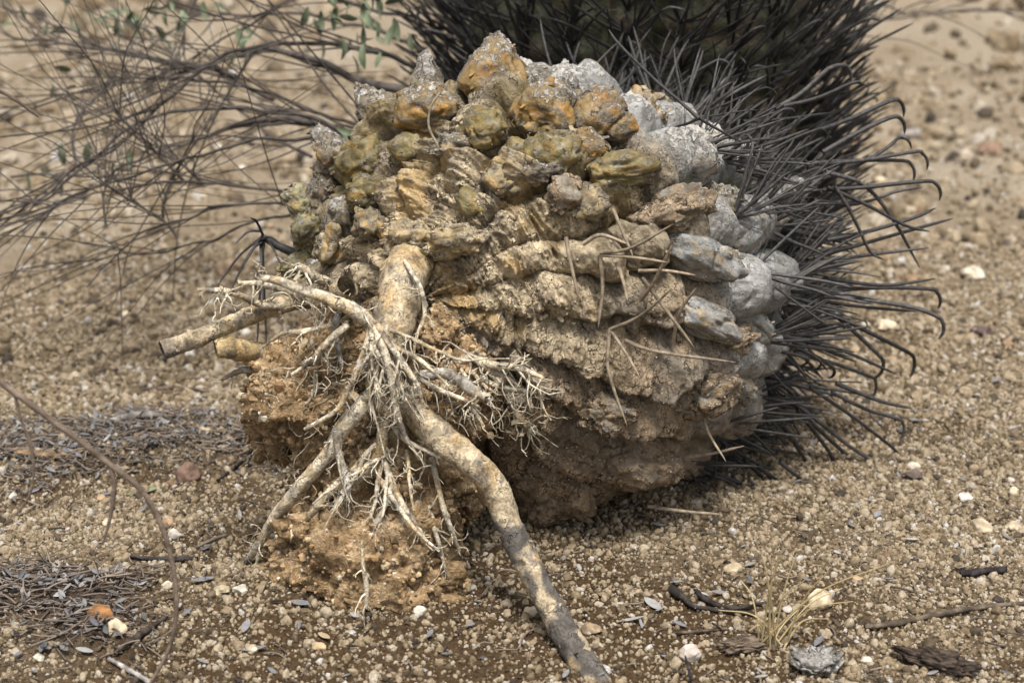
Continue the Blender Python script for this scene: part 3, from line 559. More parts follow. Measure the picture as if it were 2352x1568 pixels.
FANS = [  # rootlets fanning over the soil
 ([(855, 745, -.185), (840, 800, -.19), (820, 850, -.192), (795, 905, -.195), (770, 945, -.195), (700, 985, -.19)], [9, 9, 8, 7, 6, 4], PALE),
 ([(800, 745, -.175), (770, 770, -.178), (735, 805, -.175), (715, 830, -.17), (670, 860, -.165)], [8, 9, 8, 6, 4], PALE),
 ([(735, 800, -.172), (725, 860, -.17), (722, 900, -.165), (690, 935, -.16)], [6, 6, 5, 3], GREYR),
 ([(858, 750, -.19), (880, 800, -.198), (897, 850, -.203), (905, 905, -.203), (915, 960, -.20), (935, 1010, -.198), (975, 1065, -.19)], [9, 10, 10, 9, 8, 6, 4], PALE),
 ([(865, 745, -.19), (895, 790, -.198), (925, 835, -.2), (955, 880, -.2), (970, 925, -.2)], [8, 8, 8, 7, 4], PALE),
 ([(850, 750, -.19), (862, 800, -.197), (880, 830, -.2), (890, 860, -.2)], [6, 7, 6, 4], PALE),
 ([(790, 690, -.16), (770, 745, -.165), (775, 790, -.167), (785, 840, -.168)], [5, 8, 7, 5], GREYR),
 ([(765, 745, -.17), (700, 760, -.17), (650, 765, -.165), (600, 800, -.16)], [6, 6, 5, 3], PALE),
 ([(770, 985, -.2), (778, 1040, -.2), (792, 1085, -.198), (800, 1120, -.195), (790, 1150, -.192)], [8, 9, 9, 8, 4], GREYR),
 ([(795, 1115, -.196), (775, 1150, -.194), (760, 1180, -.19)], [6, 5, 2], GREYR),
 ([(885, 960, -.185), (870, 1040, -.188), (845, 1085, -.186), (800, 1110, -.182), (760, 1130, -.176), (715, 1180, -.165), (685, 1225, -.155)], [13, 14, 13, 13, 12, 9, 5], CREAM * 0.85),
 ([(880, 1050, -.185), (900, 1110, -.188), (925, 1160, -.186), (950, 1200, -.182), (972, 1245, -.178)], [9, 9, 8, 7, 4], PALE),
 ([(878, 1055, -.186), (868, 1110, -.188), (862, 1150, -.187), (850, 1190, -.184)], [7, 7, 5, 3], PALE),
 ([(900, 1110, -.188), (890, 1150, -.188), (875, 1180, -.186), (858, 1215, -.183)], [6, 6, 5, 3], GREYR),
 ([(990, 1050, -.175), (1005, 1110, -.178), (1020, 1170, -.176), (1040, 1225, -.172), (1055, 1262, -.168)], [6, 7, 7, 6, 3], PALE * 0.9),
 ([(985, 1160, -.17), (1000, 1220, -.172), (1015, 1270, -.172), (1025, 1320, -.17)], [5, 6, 5, 3], PALE * 0.85),
 ([(960, 870, -.19), (1010, 895, -.195), (1060, 915, -.198), (1105, 938, -.2)], [6, 6, 5, 3], PALE),
 ([(880, 800, -.2), (905, 860, -.205), (915, 900, -.205), (912, 940, -.203)], [5, 5, 4, 2], PALE),
 ([(830, 1240, -.215), (835, 1300, -.225), (842, 1350, -.232), (840, 1395, -.235)], [4, 5, 6, 4], PALE * 0.8),
 ([(760, 1225, -.19), (715, 1240, -.18), (690, 1270, -.17), (600, 1320, -.14)], [5, 5, 4, 2], PALE * 0.8),
 ([(610, 1230, -.15), (595, 1270, -.148), (590, 1310, -.145), (598, 1340, -.14)], [4, 5, 5, 3], PALE * 0.85),
 ([(720, 900, -.17), (700, 930, -.17), (640, 950, -.15), (600, 930, -.13)], [4, 4, 3, 2], PALE * 0.7),
 ([(690, 850, -.14), (620, 860, -.13), (560, 850, -.13), (508, 872, -.13)], [9, 8, 8, 4], GREYR * 0.8),
 ([(930, 600, -.13), (965, 660, -.16), (975, 720, -.165), (955, 780, -.17), (950, 830, -.17)], [5, 6, 5, 4, 2], PALE)]
ac = Acc()                                             # bark curling off the thick roots
for ro_ in [o for o in tap.children if o.name.startswith(('thick_root', 'side_root'))] + [tap]:
    me_ = ro_.data; nv = len(me_.vertices); co = np.zeros(nv * 3, np.float32); no = np.zeros(nv * 3, np.float32); me_.vertices.foreach_get('co', co); me_.vertices.foreach_get('normal', no)
    co = co.reshape(-1, 3) + np.array(ROOT_LOC(ro_)); no = no.reshape(-1, 3); nb = 70 if ro_.name.startswith(('thick', 'tap')) else 14
    for i in rng.choice(np.where(no[:, 1] < 0.3)[0], nb):
        n_ = no[i]; t = unit(np.cross(n_, rng.normal(size=3))); bt = np.cross(n_, t); L_ = rng.uniform(0.003, 0.009); W_ = L_ * rng.uniform(0.4, 0.9); cu = rng.uniform(0.05, 0.4); V = []
        for x in (0, 0.35, 0.7, 1):
            for y in (-0.5, 0.0, 0.5): V.append(co[i] + t * L_ * (x - 0.3) + bt * W_ * y * rng.uniform(0.35, 1.1) + t * L_ * rng.normal() * 0.12 + n_ * (0.0002 + L_ * cu * max(0, x - 0.3) ** 2 - 0.8 * W_ * y * y * 0.3))
        ac.add(np.array(V), np.array([[k * 3 + j, k * 3 + j + 1, k * 3 + j + 4, k * 3 + j + 3] for k in range(3) for j in range(2)]), CREAM * rng.uniform(0.25, 0.85))
V, F, C = ac.get(); o = obj('root_bark_flakes', V, F, M_LEAF, tap, C); o['kind'] = 'stuff'
for pts, rd, c in FANS:
    pts = [(u, v, y - 0.034 * float(sstep(1040, 1220, v)) * (700 < u < 1060)) for u, v, y in pts]
    root_obj('rootlet', pts, rd, 10 * len(pts), 8, c, 0.15, tap, hairs=9, hair_len=0.022)
for i in range(30):                                    # more pale rootlets sprayed over the soil
    u0, v0 = (rng.uniform(830, 900), rng.uniform(740, 800)) if i < 14 else (rng.uniform(840, 960), rng.uniform(960, 1080)) if i < 22 else (rng.uniform(1000, 1120), rng.uniform(820, 880))
    an = rng.normal(R(100), R(38)) if i < 22 else rng.normal(R(60), R(25)); ln_ = rng.uniform(110, 270) if i < 22 else rng.uniform(80, 150); y0 = -0.185 if i < 22 else -0.145; q = [(u0, v0, y0)]
    for j in range(4): an += rng.normal() * 0.22; vv = q[-1][1] + math.sin(an) * ln_ / 4; q.append((q[-1][0] + math.cos(an) * ln_ / 4, vv, y0 - 0.006 * (j + 1) * (1 if i < 22 else 0.4) - 0.03 * float(sstep(1040, 1220, vv))))
    r0 = rng.uniform(4, 7.5); root_obj('rootlet', q, [r0, r0, r0 * 0.85, r0 * 0.7, r0 * 0.4], 40, 7, PALE * rng.uniform(0.8, 1.05), 0.15, tap, hairs=rng.integers(5, 12), hair_len=0.026)
A2 = Acc()                                             # hair roots matted into the soil
for (cu, cv, cy, sx, sy, nh) in ((740, 900, -.165, 110, 90, 110), (650, 1000, -.115, 50, 60, 110), (860, 1180, -.185, 130, 120, 120), (1040, 880, -.145, 70, 80, 60), (760, 720, -.15, 80, 50, 90), (1190, 940, -.14, 40, 60, 60), (640, 1260, -.14, 60, 60, 40)):
    for i in range(nh):
        p = at(cu + rng.normal() * sx * 0.6, cv + rng.normal() * sy * 0.6, cy + rng.normal() * 0.008); d = unit(rng.normal(size=3) * np.array([1, 0.3, 0.9]) + np.array([-0.2, 0, -0.4])); q = [p]
        Lh = rng.uniform(0.008, 0.032)
        for s in range(4): d = unit(d + rng.normal(size=3) * 0.5); q.append(q[-1] + d * Lh / 4)
        r0 = rng.uniform(0.0003, 0.0008); Vh, Fh = tube(spline(q, 8), np.linspace(r0, r0 * 0.5, 8), 4); A2.add(Vh, Fh, (PALE if rng.random() < .5 else np.array((0.3, 0.19, 0.09))) * rng.uniform(0.6, 1.1))
V, F, C = A2.get(); o = obj('hair_roots', V, F, M_ROOT, root, C, 0.6); o['kind'] = 'stuff'

# ------------------------------------------------------------------ spines
def spine_mesh(P, r0, n=18, sides=7, hook=0.0, hookdir=None):
    P = [np.asarray(p, float) for p in P]
    if hook:
        t = unit(P[-1] - P[-2]); h = unit(hookdir - t * (hookdir @ t)); e = P[-1]
        for k in range(1, 5):
            a_ = k * 0.42; e = e + (t * math.cos(a_) + h * math.sin(a_)) * hook; P.append(e)
    Q = spline(P, n); f = np.linspace(0, 1, n); return tube(Q, r0 * (1 - 0.35 * f - 0.5 * np.clip((f - 0.82) / 0.18, 0, 1) ** 2), sides)
count = [0]
EXTRA = Acc()
def spine(P, r0, mat=None, parent=None, hook=0.0, hookdir=None, limit=300):
    V, F = spine_mesh(P, r0, 18 if hook else 12, 7, hook, hookdir)
    if count[0] < limit:
        count[0] += 1; return obj('spine', V, F, mat or M_SPINE, parent or root)
    EXTRA.add(V, F)
DN = np.array([0.15, 0.1, -1.0])
TS = [  # traced big spines on the right side: positions, hook
 ([(1706, 280), (1800, 274), (1912, 259)], 0), ([(1824, 317), (1937, 280), (2021, 242), (2056, 229)], 1), ([(1890, 350), (1960, 310), (2021, 280), (2055, 268)], 1),
 ([(1853, 376), (1940, 370), (2021, 368), (2080, 370)], 1), ([(1880, 378), (2000, 366), (2105, 348)], 1), ([(1890, 436), (1990, 430), (2080, 420), (2135, 416)], 1), ([(1900, 552), (2000, 530), (2100, 500), (2149, 478)], 0),
 ([(1870, 592), (1979, 561), (2105, 525), (2189, 502)], 0), ([(1870, 604), (2000, 585), (2134, 569)], 0), ([(1916, 427), (1950, 480), (1975, 530), (2000, 580), (2030, 596)], 0), ([(1895, 395), (1985, 425), (2055, 510), (2113, 616)], 0), ([(1900, 430), (1990, 470), (2080, 518), (2136, 532)], 0),
 ([(1832, 683), (1960, 702), (2109, 716)], 0), ([(1890, 680), (2000, 690), (2105, 708), (2155, 728)], 1), ([(1890, 668), (2030, 660), (2140, 664)], 1), ([(1768, 746), (1840, 750), (1888, 764)], 0),
 ([(1850, 670), (1920, 725), (1980, 778), (2025, 822)], 1), ([(1850, 770), (1960, 815), (2063, 861)], 0), ([(1824, 810), (1920, 836), (2003, 866)], 1), ([(1750, 875), (1880, 890), (2012, 909)], 0), ([(1900, 715), (1990, 760), (2072, 801), (2095, 815)], 1),
 ([(1860, 890), (1950, 950), (2026, 1008), (2058, 1035)], 1), ([(1810, 916), (1890, 975), (1948, 1022), (1990, 1050)], 1), ([(1800, 910), (1880, 985), (1940, 1040), (1975, 1075)], 1), ([(1780, 950), (1840, 1040), (1883, 1118)], 1), ([(1830, 940), (1900, 1030), (1950, 1120)], 1),
 ([(1709, 1054), (1765, 1110), (1810, 1165), (1822, 1200)], 1), ([(1720, 1100), (1790, 1165), (1842, 1210), (1846, 1240)], 0), ([(1740, 1070), (1820, 1130), (1883, 1190)], 0), ([(1790, 1060), (1880, 1130), (1955, 1190)], 0), ([(1690, 1120), (1750, 1170), (1796, 1232)], 0), ([(1910, 900), (1990, 940), (2065, 962)], 1), ([(1920, 880), (2020, 920), (2095, 938)], 0),
 ([(1640, 1010), (1740, 1000), (1830, 960)], 0), ([(1900, 640), (2030, 655), (2150, 640)], 0), ([(1870, 460), (1960, 470), (2060, 440), (2120, 430)], 0), ([(1860, 420), (1950, 390), (2030, 345), (2060, 320)], 1), ([(1780, 250), (1840, 215), (1900, 160), (1935, 150)], 1), ([(1800, 245), (1880, 225), (1960, 190), (1985, 195)], 0)]
for pts, hk in TS:
    q, nn, ms = hit(*pts[0]); y0 = q[1] + (0.01 if ms else -0.012); dy = rng.uniform(0.0, 0.05); m_ = len(pts) - 1
    P_ = [at(u, v, y0 + dy * i / m_) for i, (u, v) in enumerate(pts)]
    spine(P_, rng.uniform(0.0021, 0.0029), hook=0.0075 * hk, hookdir=DN)
OS = [[(1378, 582), (1450, 569), (1546, 515)], [(1408, 481), (1425, 520), (1455, 592)], [(1383, 586), (1460, 592), (1534, 603)], [(1467, 622), (1530, 622), (1597, 632)], [(1475, 637), (1530, 712), (1594, 797)], [(1416, 603), (1430, 640), (1441, 691)], [(1378, 586), (1384, 660), (1374, 752)],
      [(1400, 757), (1397, 800), (1396, 843), (1415, 910), (1440, 976)], [(1403, 760), (1440, 815), (1469, 866)], [(1435, 782), (1480, 800), (1543, 813), (1690, 832)], [(1400, 757), (1470, 725), (1543, 663)], [(1607, 916), (1626, 990), (1667, 1059)], [(1497, 1054), (1612, 1045), (1709, 1024)], [(1488, 1162), (1570, 1174), (1658, 1181)], [(1470, 690), (1500, 650), (1545, 560)], [(1300, 545), (1310, 600), (1330, 690)], [(1340, 560), (1380, 540), (1440, 560)], [(1545, 790), (1560, 720), (1600, 660)]]
for pts in OS:
    q, nn, ms = hit(*pts[0]); y0 = q[1] - 0.022; m_ = len(pts) - 1
    spine([at(u, v, y0 - (0.022 * i / m_)) for i, (u, v) in enumerate(pts)], rng.uniform(0.0017, 0.0023), mat=M_SPINE_OLD)
TOPS = [([(1605, 272), (1560, 232), (1500, 180), (1420, 100), (1398, 68)], 0.0019), ([(1605, 272), (1580, 284), (1548, 292)], 0.0017), ([(1605, 272), (1650, 298), (1705, 328)], 0.0016), ([(1605, 272), (1632, 220), (1655, 150)], 0.0008)]
for e_ in ((500, 655), (590, 800), (540, 560), (560, 610), (645, 560), (605, 700), (520, 690), (650, 620), (575, 500), (612, 790)):
    b_ = at(602 + rng.normal() * 6, 545 + rng.normal() * 8, 0.13); t_ = at(*e_, 0.10); t_[2] = max(t_[2], 0.01)
    spine([b_, (b_ + t_) / 2 + np.array([0, 0, 0.006]), t_], 0.0016)
spine([at(700, 590, 0.12), at(640, 565, 0.13), at(600, 540, 0.13)], 0.0055)
for pts, r0 in TOPS:
    y0 = 0.0
    spine([at(u, v, y0 + 0.01 * i) for i, (u, v) in enumerate(pts)], r0)
# areoles along the ribs: each with a hooked centre spine, straight ones and thin bristles
AR = []
for k in range(NR):
    t = 2 * np.pi * (k + 0.5) / NR; t = (t + np.pi) % (2 * np.pi) - np.pi; d = math.cos(t) * PR + math.sin(t) * ZZ
    for j in range(2, 26):
        ar = PER * 0.55 * (j + 0.5 - RIBR[k]); sj = float(np.interp(ar, arcf, sf))
        if ar > arcf[-1] - 0.03 or sj > -0.055 or not (-1.35 < t < (1.0 if sj > -0.2 else 1.9)): continue
        t2_ = t + rng.normal() * 0.07; d = math.cos(t2_) * PR + math.sin(t2_) * ZZ; AR.append((centre(np.array([sj]))[0] + d * (prof(np.array([sj]))[0] + 0.014), d))
BR = Acc()
def fill_areole(p, d, back, limit, long=0.095, parent=None, n_str=2):
    tdir = unit(np.cross(back, d))
    for k in range(1 + n_str):
        e = unit(d * rng.uniform(0.6, 1.0) + back * rng.uniform(0.1, 1.0) + tdir * rng.normal() * 0.55); L_ = long * rng.uniform(0.65, 1.15)
        e2 = unit(e + back * 0.12 + rng.normal(size=3) * 0.05); e3 = unit(e2 + np.array([0.05, 0.02, -0.06]) + rng.normal(size=3) * 0.06)
        pts = [p, p + e * L_ * 0.4, p + e * L_ * 0.4 + e2 * L_ * 0.35, p + e * L_ * 0.4 + e2 * L_ * 0.35 + e3 * L_ * 0.25]
        if min(q[2] for q in pts) < 0.002: pts = [np.array([q[0], q[1], max(q[2], 0.003)]) for q in pts]
        spine(pts, rng.uniform(0.0011, 0.0024), parent=parent, hook=0.006 if (k == 0 and rng.random() < 0.5) else 0.0, hookdir=-d + 0.6 * DN, limit=limit)
    for k in range(9):
        e = unit(d * rng.uniform(0.0, 0.8) + rng.normal(size=3) * 0.8 + back * 0.3); L_ = rng.uniform(0.03, 0.075)
        V, F = tube(spline([p, p + e * L_ * 0.5 + rng.normal(size=3) * 0.003, p + e * L_], 5), np.linspace(0.0006, 0.0002, 5), 4); V[:, 2] = np.maximum(V[:, 2], 0.002); BR.add(V, F)
for (p, d) in AR: fill_areole(p, d, -AX, 300, n_str=4)
V, F, C = BR.get(); o = obj('bristles', V, F, M_SPINE, root); o['kind'] = 'stuff'
if EXTRA.n: V, F, C = EXTRA.get(); o = obj('crowded_spines', V, F, M_SPINE, root); o['kind'] = 'stuff'

# ------------------------------------------------------------------ standing cactus behind, wrapped in dark spines
CX, CY = 0.17, 0.66
stand = thing('standing_cactus', 'upright barrel cactus bristling with blackish spines behind the fallen one', 'cactus', (CX, CY, 0.0))
def prof2(z): z = np.asarray(z, float); return 0.235 * np.clip(1 - np.abs((z - 0.27) / 0.36) ** 3.0, 0.0, 1) ** 0.5
zz = np.linspace(-0.02, 0.625, 110); t2 = np.linspace(0, 2 * np.pi, 320, endpoint=False); Z2, T2 = np.meshgrid(zz, t2, indexing='ij'); Z2, T2 = Z2.ravel(), T2.ravel()
lb = np.abs(np.cos(T2 * 11)) ** 0.7; rr2 = prof2(Z2) * (0.82 + 0.16 * lb) + 0.004 * lb * np.cos(Z2 * 160)
V = np.stack([CX + rr2 * np.cos(T2), CY + rr2 * np.sin(T2), Z2], -1); C = mix((0.025, 0.028, 0.012), (0.045, 0.045, 0.022), lb); C = mix(C, (0.06, 0.045, 0.022), sstep(0.1, 0.4, fbm(V * 20, 3)))
ii = np.arange(109)[:, None] * 320 + np.arange(320)[None]; jj = np.arange(109)[:, None] * 320 + (np.arange(320)[None] + 1) % 320
obj('stem', V, np.stack([ii, jj, jj + 320, ii + 320], -1).reshape(-1, 4), M_SKIN, stand, C, 0.3)
count[0] = 0; EXTRA = Acc(); BR = Acc()
spots2 = []
for k in range(22):
    t = 2 * np.pi * k / 22
    for z in np.arange(0.10, 0.60, 0.027):
        if math.sin(t) < 0.45:
            d = np.array([math.cos(t), math.sin(t), 0.0]); r = float(prof2(z)); spots2.append((np.array([CX, CY, z + 0.012 * (k % 2)]) + d * r, unit(d + np.array([0, 0, 0.25]))))
random.shuffle(spots2)
for (p, d) in spots2: fill_areole(p, d, ZZ, 300, 0.125, stand, 5)
V, F, C = BR.get(); o = obj('bristles', V, F, M_SPINE, stand); o['kind'] = 'stuff'
V, F, C = EXTRA.get(); o = obj('crowded_spines', V, F, M_SPINE, stand); o['kind'] = 'stuff'

# ------------------------------------------------------------------ shrub behind on the left
sloc = at(980, 250, 0.62); sloc[2] = 0
shrub = thing('dry_shrub', 'sprawling dark leafless shrub arching over pale sand behind the cactus', 'shrub', sloc)
cv5 = lambda pts: [(x * 0.42, y * 0.42) for x, y in pts]
ARCS = [([(2120, 480), (1980, 440), (1700, 340), (1500, 280), (1200, 330), (900, 430), (500, 490), (200, 560), (-60, 660)], .55, .75, 5), ([(2100, 760), (1850, 700), (1500, 600), (1200, 580), (900, 620), (700, 700), (450, 900), (250, 1050), (-50, 1190)], .5, .42, 6),
 ([(1900, 740), (1700, 690), (1350, 700), (1000, 770), (700, 900), (550, 1010), (300, 1110)], .5, .5, 5), ([(1900, 770), (1690, 760), (1400, 770), (1150, 840), (900, 900), (600, 1000), (340, 1110), (200, 1200), (-50, 1350)], .42, .32, 4), ([(1700, 1090), (1500, 1050), (1150, 1000), (850, 990), (600, 1040), (340, 1110), (100, 1100)], .4, .36, 4),
 ([(1700, 1120), (1480, 1110), (1200, 1110), (1000, 1190), (780, 1270), (570, 1430), (470, 1560)], .36, .28, 3.4), ([(1600, 1180), (1450, 1190), (1100, 1330), (700, 1390), (300, 1460)], .38, .4, 3.4), ([(2000, 150), (1700, 90), (1400, 80), (1100, 100), (900, 200), (600, 400)], .8, .95, 4.5),
 ([(2100, 290), (1900, 250), (1600, 230), (1300, 270), (1050, 420), (720, 720), (400, 960), (150, 1160)], .6, .45, 6), ([(1500, 560), (1200, 400), (900, 330), (600, 270), (400, 180), (200, 100), (-50, 20)], .6, .8, 5), ([(1300, 420), (1000, 330), (700, 290), (300, 240), (100, 210), (-50, 110)], .62, .8, 5),
 ([(2150, 740), (1940, 680), (1600, 560), (1300, 460), (1000, 430), (700, 430), (300, 540)], .5, .6, 5), ([(2150, 480), (1980, 450), (1750, 350), (1550, 290), (1380, 260)], .55, .6, 12), ([(2100, 780), (1850, 720), (1650, 670), (1500, 660), (1250, 700)], .5, .5, 13), ([(1000, 980), (850, 840), (730, 690), (560, 520)], .4, .36, 3.5),
 ([(1120, 1010), (960, 880), (730, 690)], .4, .4, 3.5), ([(900, 1180), (920, 1020), (970, 900), (1060, 740)], .4, .4, 3.5), ([(580, 1220), (575, 1080), (570, 960), (500, 800)], .36, .4, 3), ([(970, 1310), (880, 1200), (760, 1130), (720, 1050)], .36, .36, 3.5), ([(2000, 30), (1700, -30), (1500, 40), (1250, 200), (1020, 350), (850, 430)], .7, .7, 4.5), ([(1100, -40), (1000, 150), (1020, 330), (1100, 400)], .8, .7, 3.5), ([(420, 900), (410, 700), (480, 560), (640, 430)], .5, .6, 4), ([(60, 960), (240, 960), (420, 950), (700, 930)], .5, .5, 3), ([(1700, 860), (1500, 760), (1300, 600), (1050, 380), (900, 250)], .55, .7, 4)]
def bush_branch(P0, r_px, parent, twigs, leafy=0.0, name='branch'):
    k = px(P0[0]); r0 = r_px * k; n = 12 * len(P0); P = spline(P0, n); P = P + np.stack([fbm(P * 16 + j * 7, 2) for j in range(3)], -1) * 0.006
    P[:, 2] = np.maximum(P[:, 2], 0.004)
    A2 = Acc(); V, F = tube(P, np.linspace(r0, r0 * 0.35, n), 7); A2.add(V, F)
    for i in range(twigs):
        j = rng.integers(int(n * 0.1), n - 2); t = unit(P[j + 1] - P[j]); d = unit(t + rng.normal(size=3) * np.array([0.42, 0.4, 0.26])); q = [P[j]]; Lh = rng.uniform(0.08, 0.36)
        for s in range(4): d = unit(d + rng.normal(size=3) * 0.12); q.append(q[-1] + d * Lh / 4)
        Q = spline(q, 12); Q[:, 2] = np.maximum(Q[:, 2], 0.003); V, F = tube(Q, np.linspace(r0 * 0.45, r0 * 0.18, 12), 5); A2.add(V, F)
    V, F, C = A2.get(); return obj(name, V, F, M_BRANCH, parent), P
def leaf_mesh(L_, W_, curl=0.2):
    xs = np.linspace(0, 1, 7); V = []
    for x in xs:
        w_ = W_ * math.sin(math.pi * min(1, x * 0.94 + 0.04)) ** 0.8
        for y in (-1, 0, 1): V.append((x * L_, y * w_ * 0.5, curl * L_ * (x - 0.5) ** 2 + 0.25 * w_ * abs(y)))
    F = [[k * 3 + j, k * 3 + j + 3, k * 3 + j + 4, k * 3 + j + 1] for k in range(6) for j in range(2)]
    return np.array(V), np.array(F)
def frame(d, n_):
    x = unit(d); y = unit(np.cross(n_, x)); return np.stack([x, y, np.cross(x, y)], 0)
for (pts, ya, yb, r_) in ARCS:
    if r_ >= 4.5 and pts[0][0] > 1850: pts = [(pts[0][0] + 330, pts[0][1] + 120)] + pts
    q = cv5(pts); m_ = len(q) - 1; P0 = [at(u, v, ya + (yb - ya) * i / m_) for i, (u, v) in enumerate(q)]; bush_branch(P0, r_ * 1.1, shrub, 0 if r_ >= 12 else 11)
lm = [mesh_data('leaf', *leaf_mesh(0.026, 0.009, c_), M_GREEN) for c_ in (0.3, -0.4, 0.8)]
for (cu, cv_, cy, su, sv_, nl) in ((230, 40, .8, 110, 30, 34), (380, 20, .8, 60, 25, 16), (800, 30, .62, 60, 35, 26), (540, 90, .7, 25, 25, 6), (130, 180, .8, 14, 14, 4), (860, 60, .6, 40, 50, 12), (800, 115, .55, 25, 15, 4), (800, 300, .4, 12, 8, 2), (150, 350, .6, 60, 30, 8)):
    for i in range(nl):
        o = bpy.data.objects.new('leaf', lm[rng.integers(0, 3)]); col.objects.link(o); o.parent = shrub
        p = at(cu + rng.normal() * su, cv_ + rng.normal() * sv_, cy + rng.normal() * 0.05); p[2] = max(p[2], 0.02)
        o.location = Vector(p) - shrub.location; o.rotation_euler = rng.uniform(-1.2, 1.2, 3) + np.array([0, 0.9, 0]); s = rng.uniform(0.7, 1.3); o.scale = (s, s, s)

# bare twigs of another shrub, upper right
tw = thing('bare_shrub', 'thin bare grey twigs reaching over the sand beside the dark spines', 'shrub', (0.55, 1.2, 0.0))
for pts, r_ in (([(1780, 40), (1900, 28), (2050, 40), (2200, 30), (2352, 36)], 3.5), ([(1760, 100), (1850, 60), (1950, 20), (2020, -20)], 3.5), ([(1800, 130), (1900, 90), (2000, 50), (2120, 10), (2200, -10)], 3.5), ([(1850, 60), (2000, 10), (2100, 30), (2250, 0)], 3), ([(1740, 90), (1800, 40), (1870, -20)], 4)):
    bush_branch([at(u, v, 1.0 + 0.05 * i) for i, (u, v) in enumerate(pts)], r_, tw, 5)

# ------------------------------------------------------------------ foreground twig and other loose wood
def stick(name, label, cat, pts, rad, c, gnarl=0.12, n=60, sides=10, group=None, extra=()):
    P0 = [np.asarray(p) for p in pts]; k = px(P0[0]); V, F, C, P, rr_ = bark_tube(P0, [r * k for r in rad], n, sides, np.array(c), gnarl)
    C = np.array(c) * (0.75 + 0.5 * sstep(-0.3, 0.4, fbm(V * 60, 3)))[:, None]
    t = thing(name, label, cat, tuple(P[0]), group); obj('stem', V, F, M_WOOD, t, C)
    for pp, rd, nm in extra:
        V, F, C, P, rr_ = bark_tube([np.asarray(p) for p in pp], [r * k for r in rd], 40, 8, np.array(c), gnarl); obj(nm, V, F, M_WOOD, t, np.array(c) * np.ones((len(V), 3)))
    return t
fy = -0.36
stick('fallen_twig', 'long curved grey-brown twig arching down to the sand beside the leaf litter', 'twig',
      [at(-60, 810, fy), at(0, 875, fy), at(100, 950, fy), at(200, 1025, fy), at(270, 1080, fy), at(320, 1120, fy), at(358, 1180, fy), at(385, 1250, fy), at(402, 1330, fy), at(404, 1410, fy), at(392, 1480, fy), at(360, 1545, fy), at(330, 1590, fy)],
      [8, 8, 7.5, 7.5, 7, 7, 6, 6, 6, 6, 5, 5, 4], (0.17, 0.13, 0.10), 0.10, 120, 10, None,
      [([at(248, 1060, fy), at(262, 1110, fy), at(255, 1180, fy), at(238, 1245, fy)], [5, 6, 5, 3], 'side_twig'), ([at(30, 890, fy), at(48, 960, fy), at(75, 1040, fy), at(70, 1130, fy), at(30, 1190, fy)], [4, 4, 4, 3, 2], 'side_twig')])
stick('twig_tip', 'tip of a thin brown twig poking in over the sand', 'twig', [at(-60, 190, -0.2), at(0, 210, -0.2), at(45, 236, -0.2), at(88, 269, -0.2)], [5, 4.5, 4, 2.5], (0.10, 0.075, 0.06), 0.12, 40)
q1 = hit(1000, 300)[0][1] - 0.045
stick('forked_twiglet', 'small pale forked twig lodged among the cactus knobs', 'twig', [at(1012, 212, q1), at(990, 245, q1), at(985, 290, q1), at(1005, 335, q1), at(1003, 345, q1)], [3, 3, 3, 4, 3], (0.40, 0.34, 0.25), 0.2, 40, 7, None, [([at(998, 345, q1), at(1040, 342, q1), at(1097, 341, q1)], [4, 3.5, 2], 'side_twig')])
def gpts(uv, lift=0.004): return [G(u, v, lift) for u, v in uv]
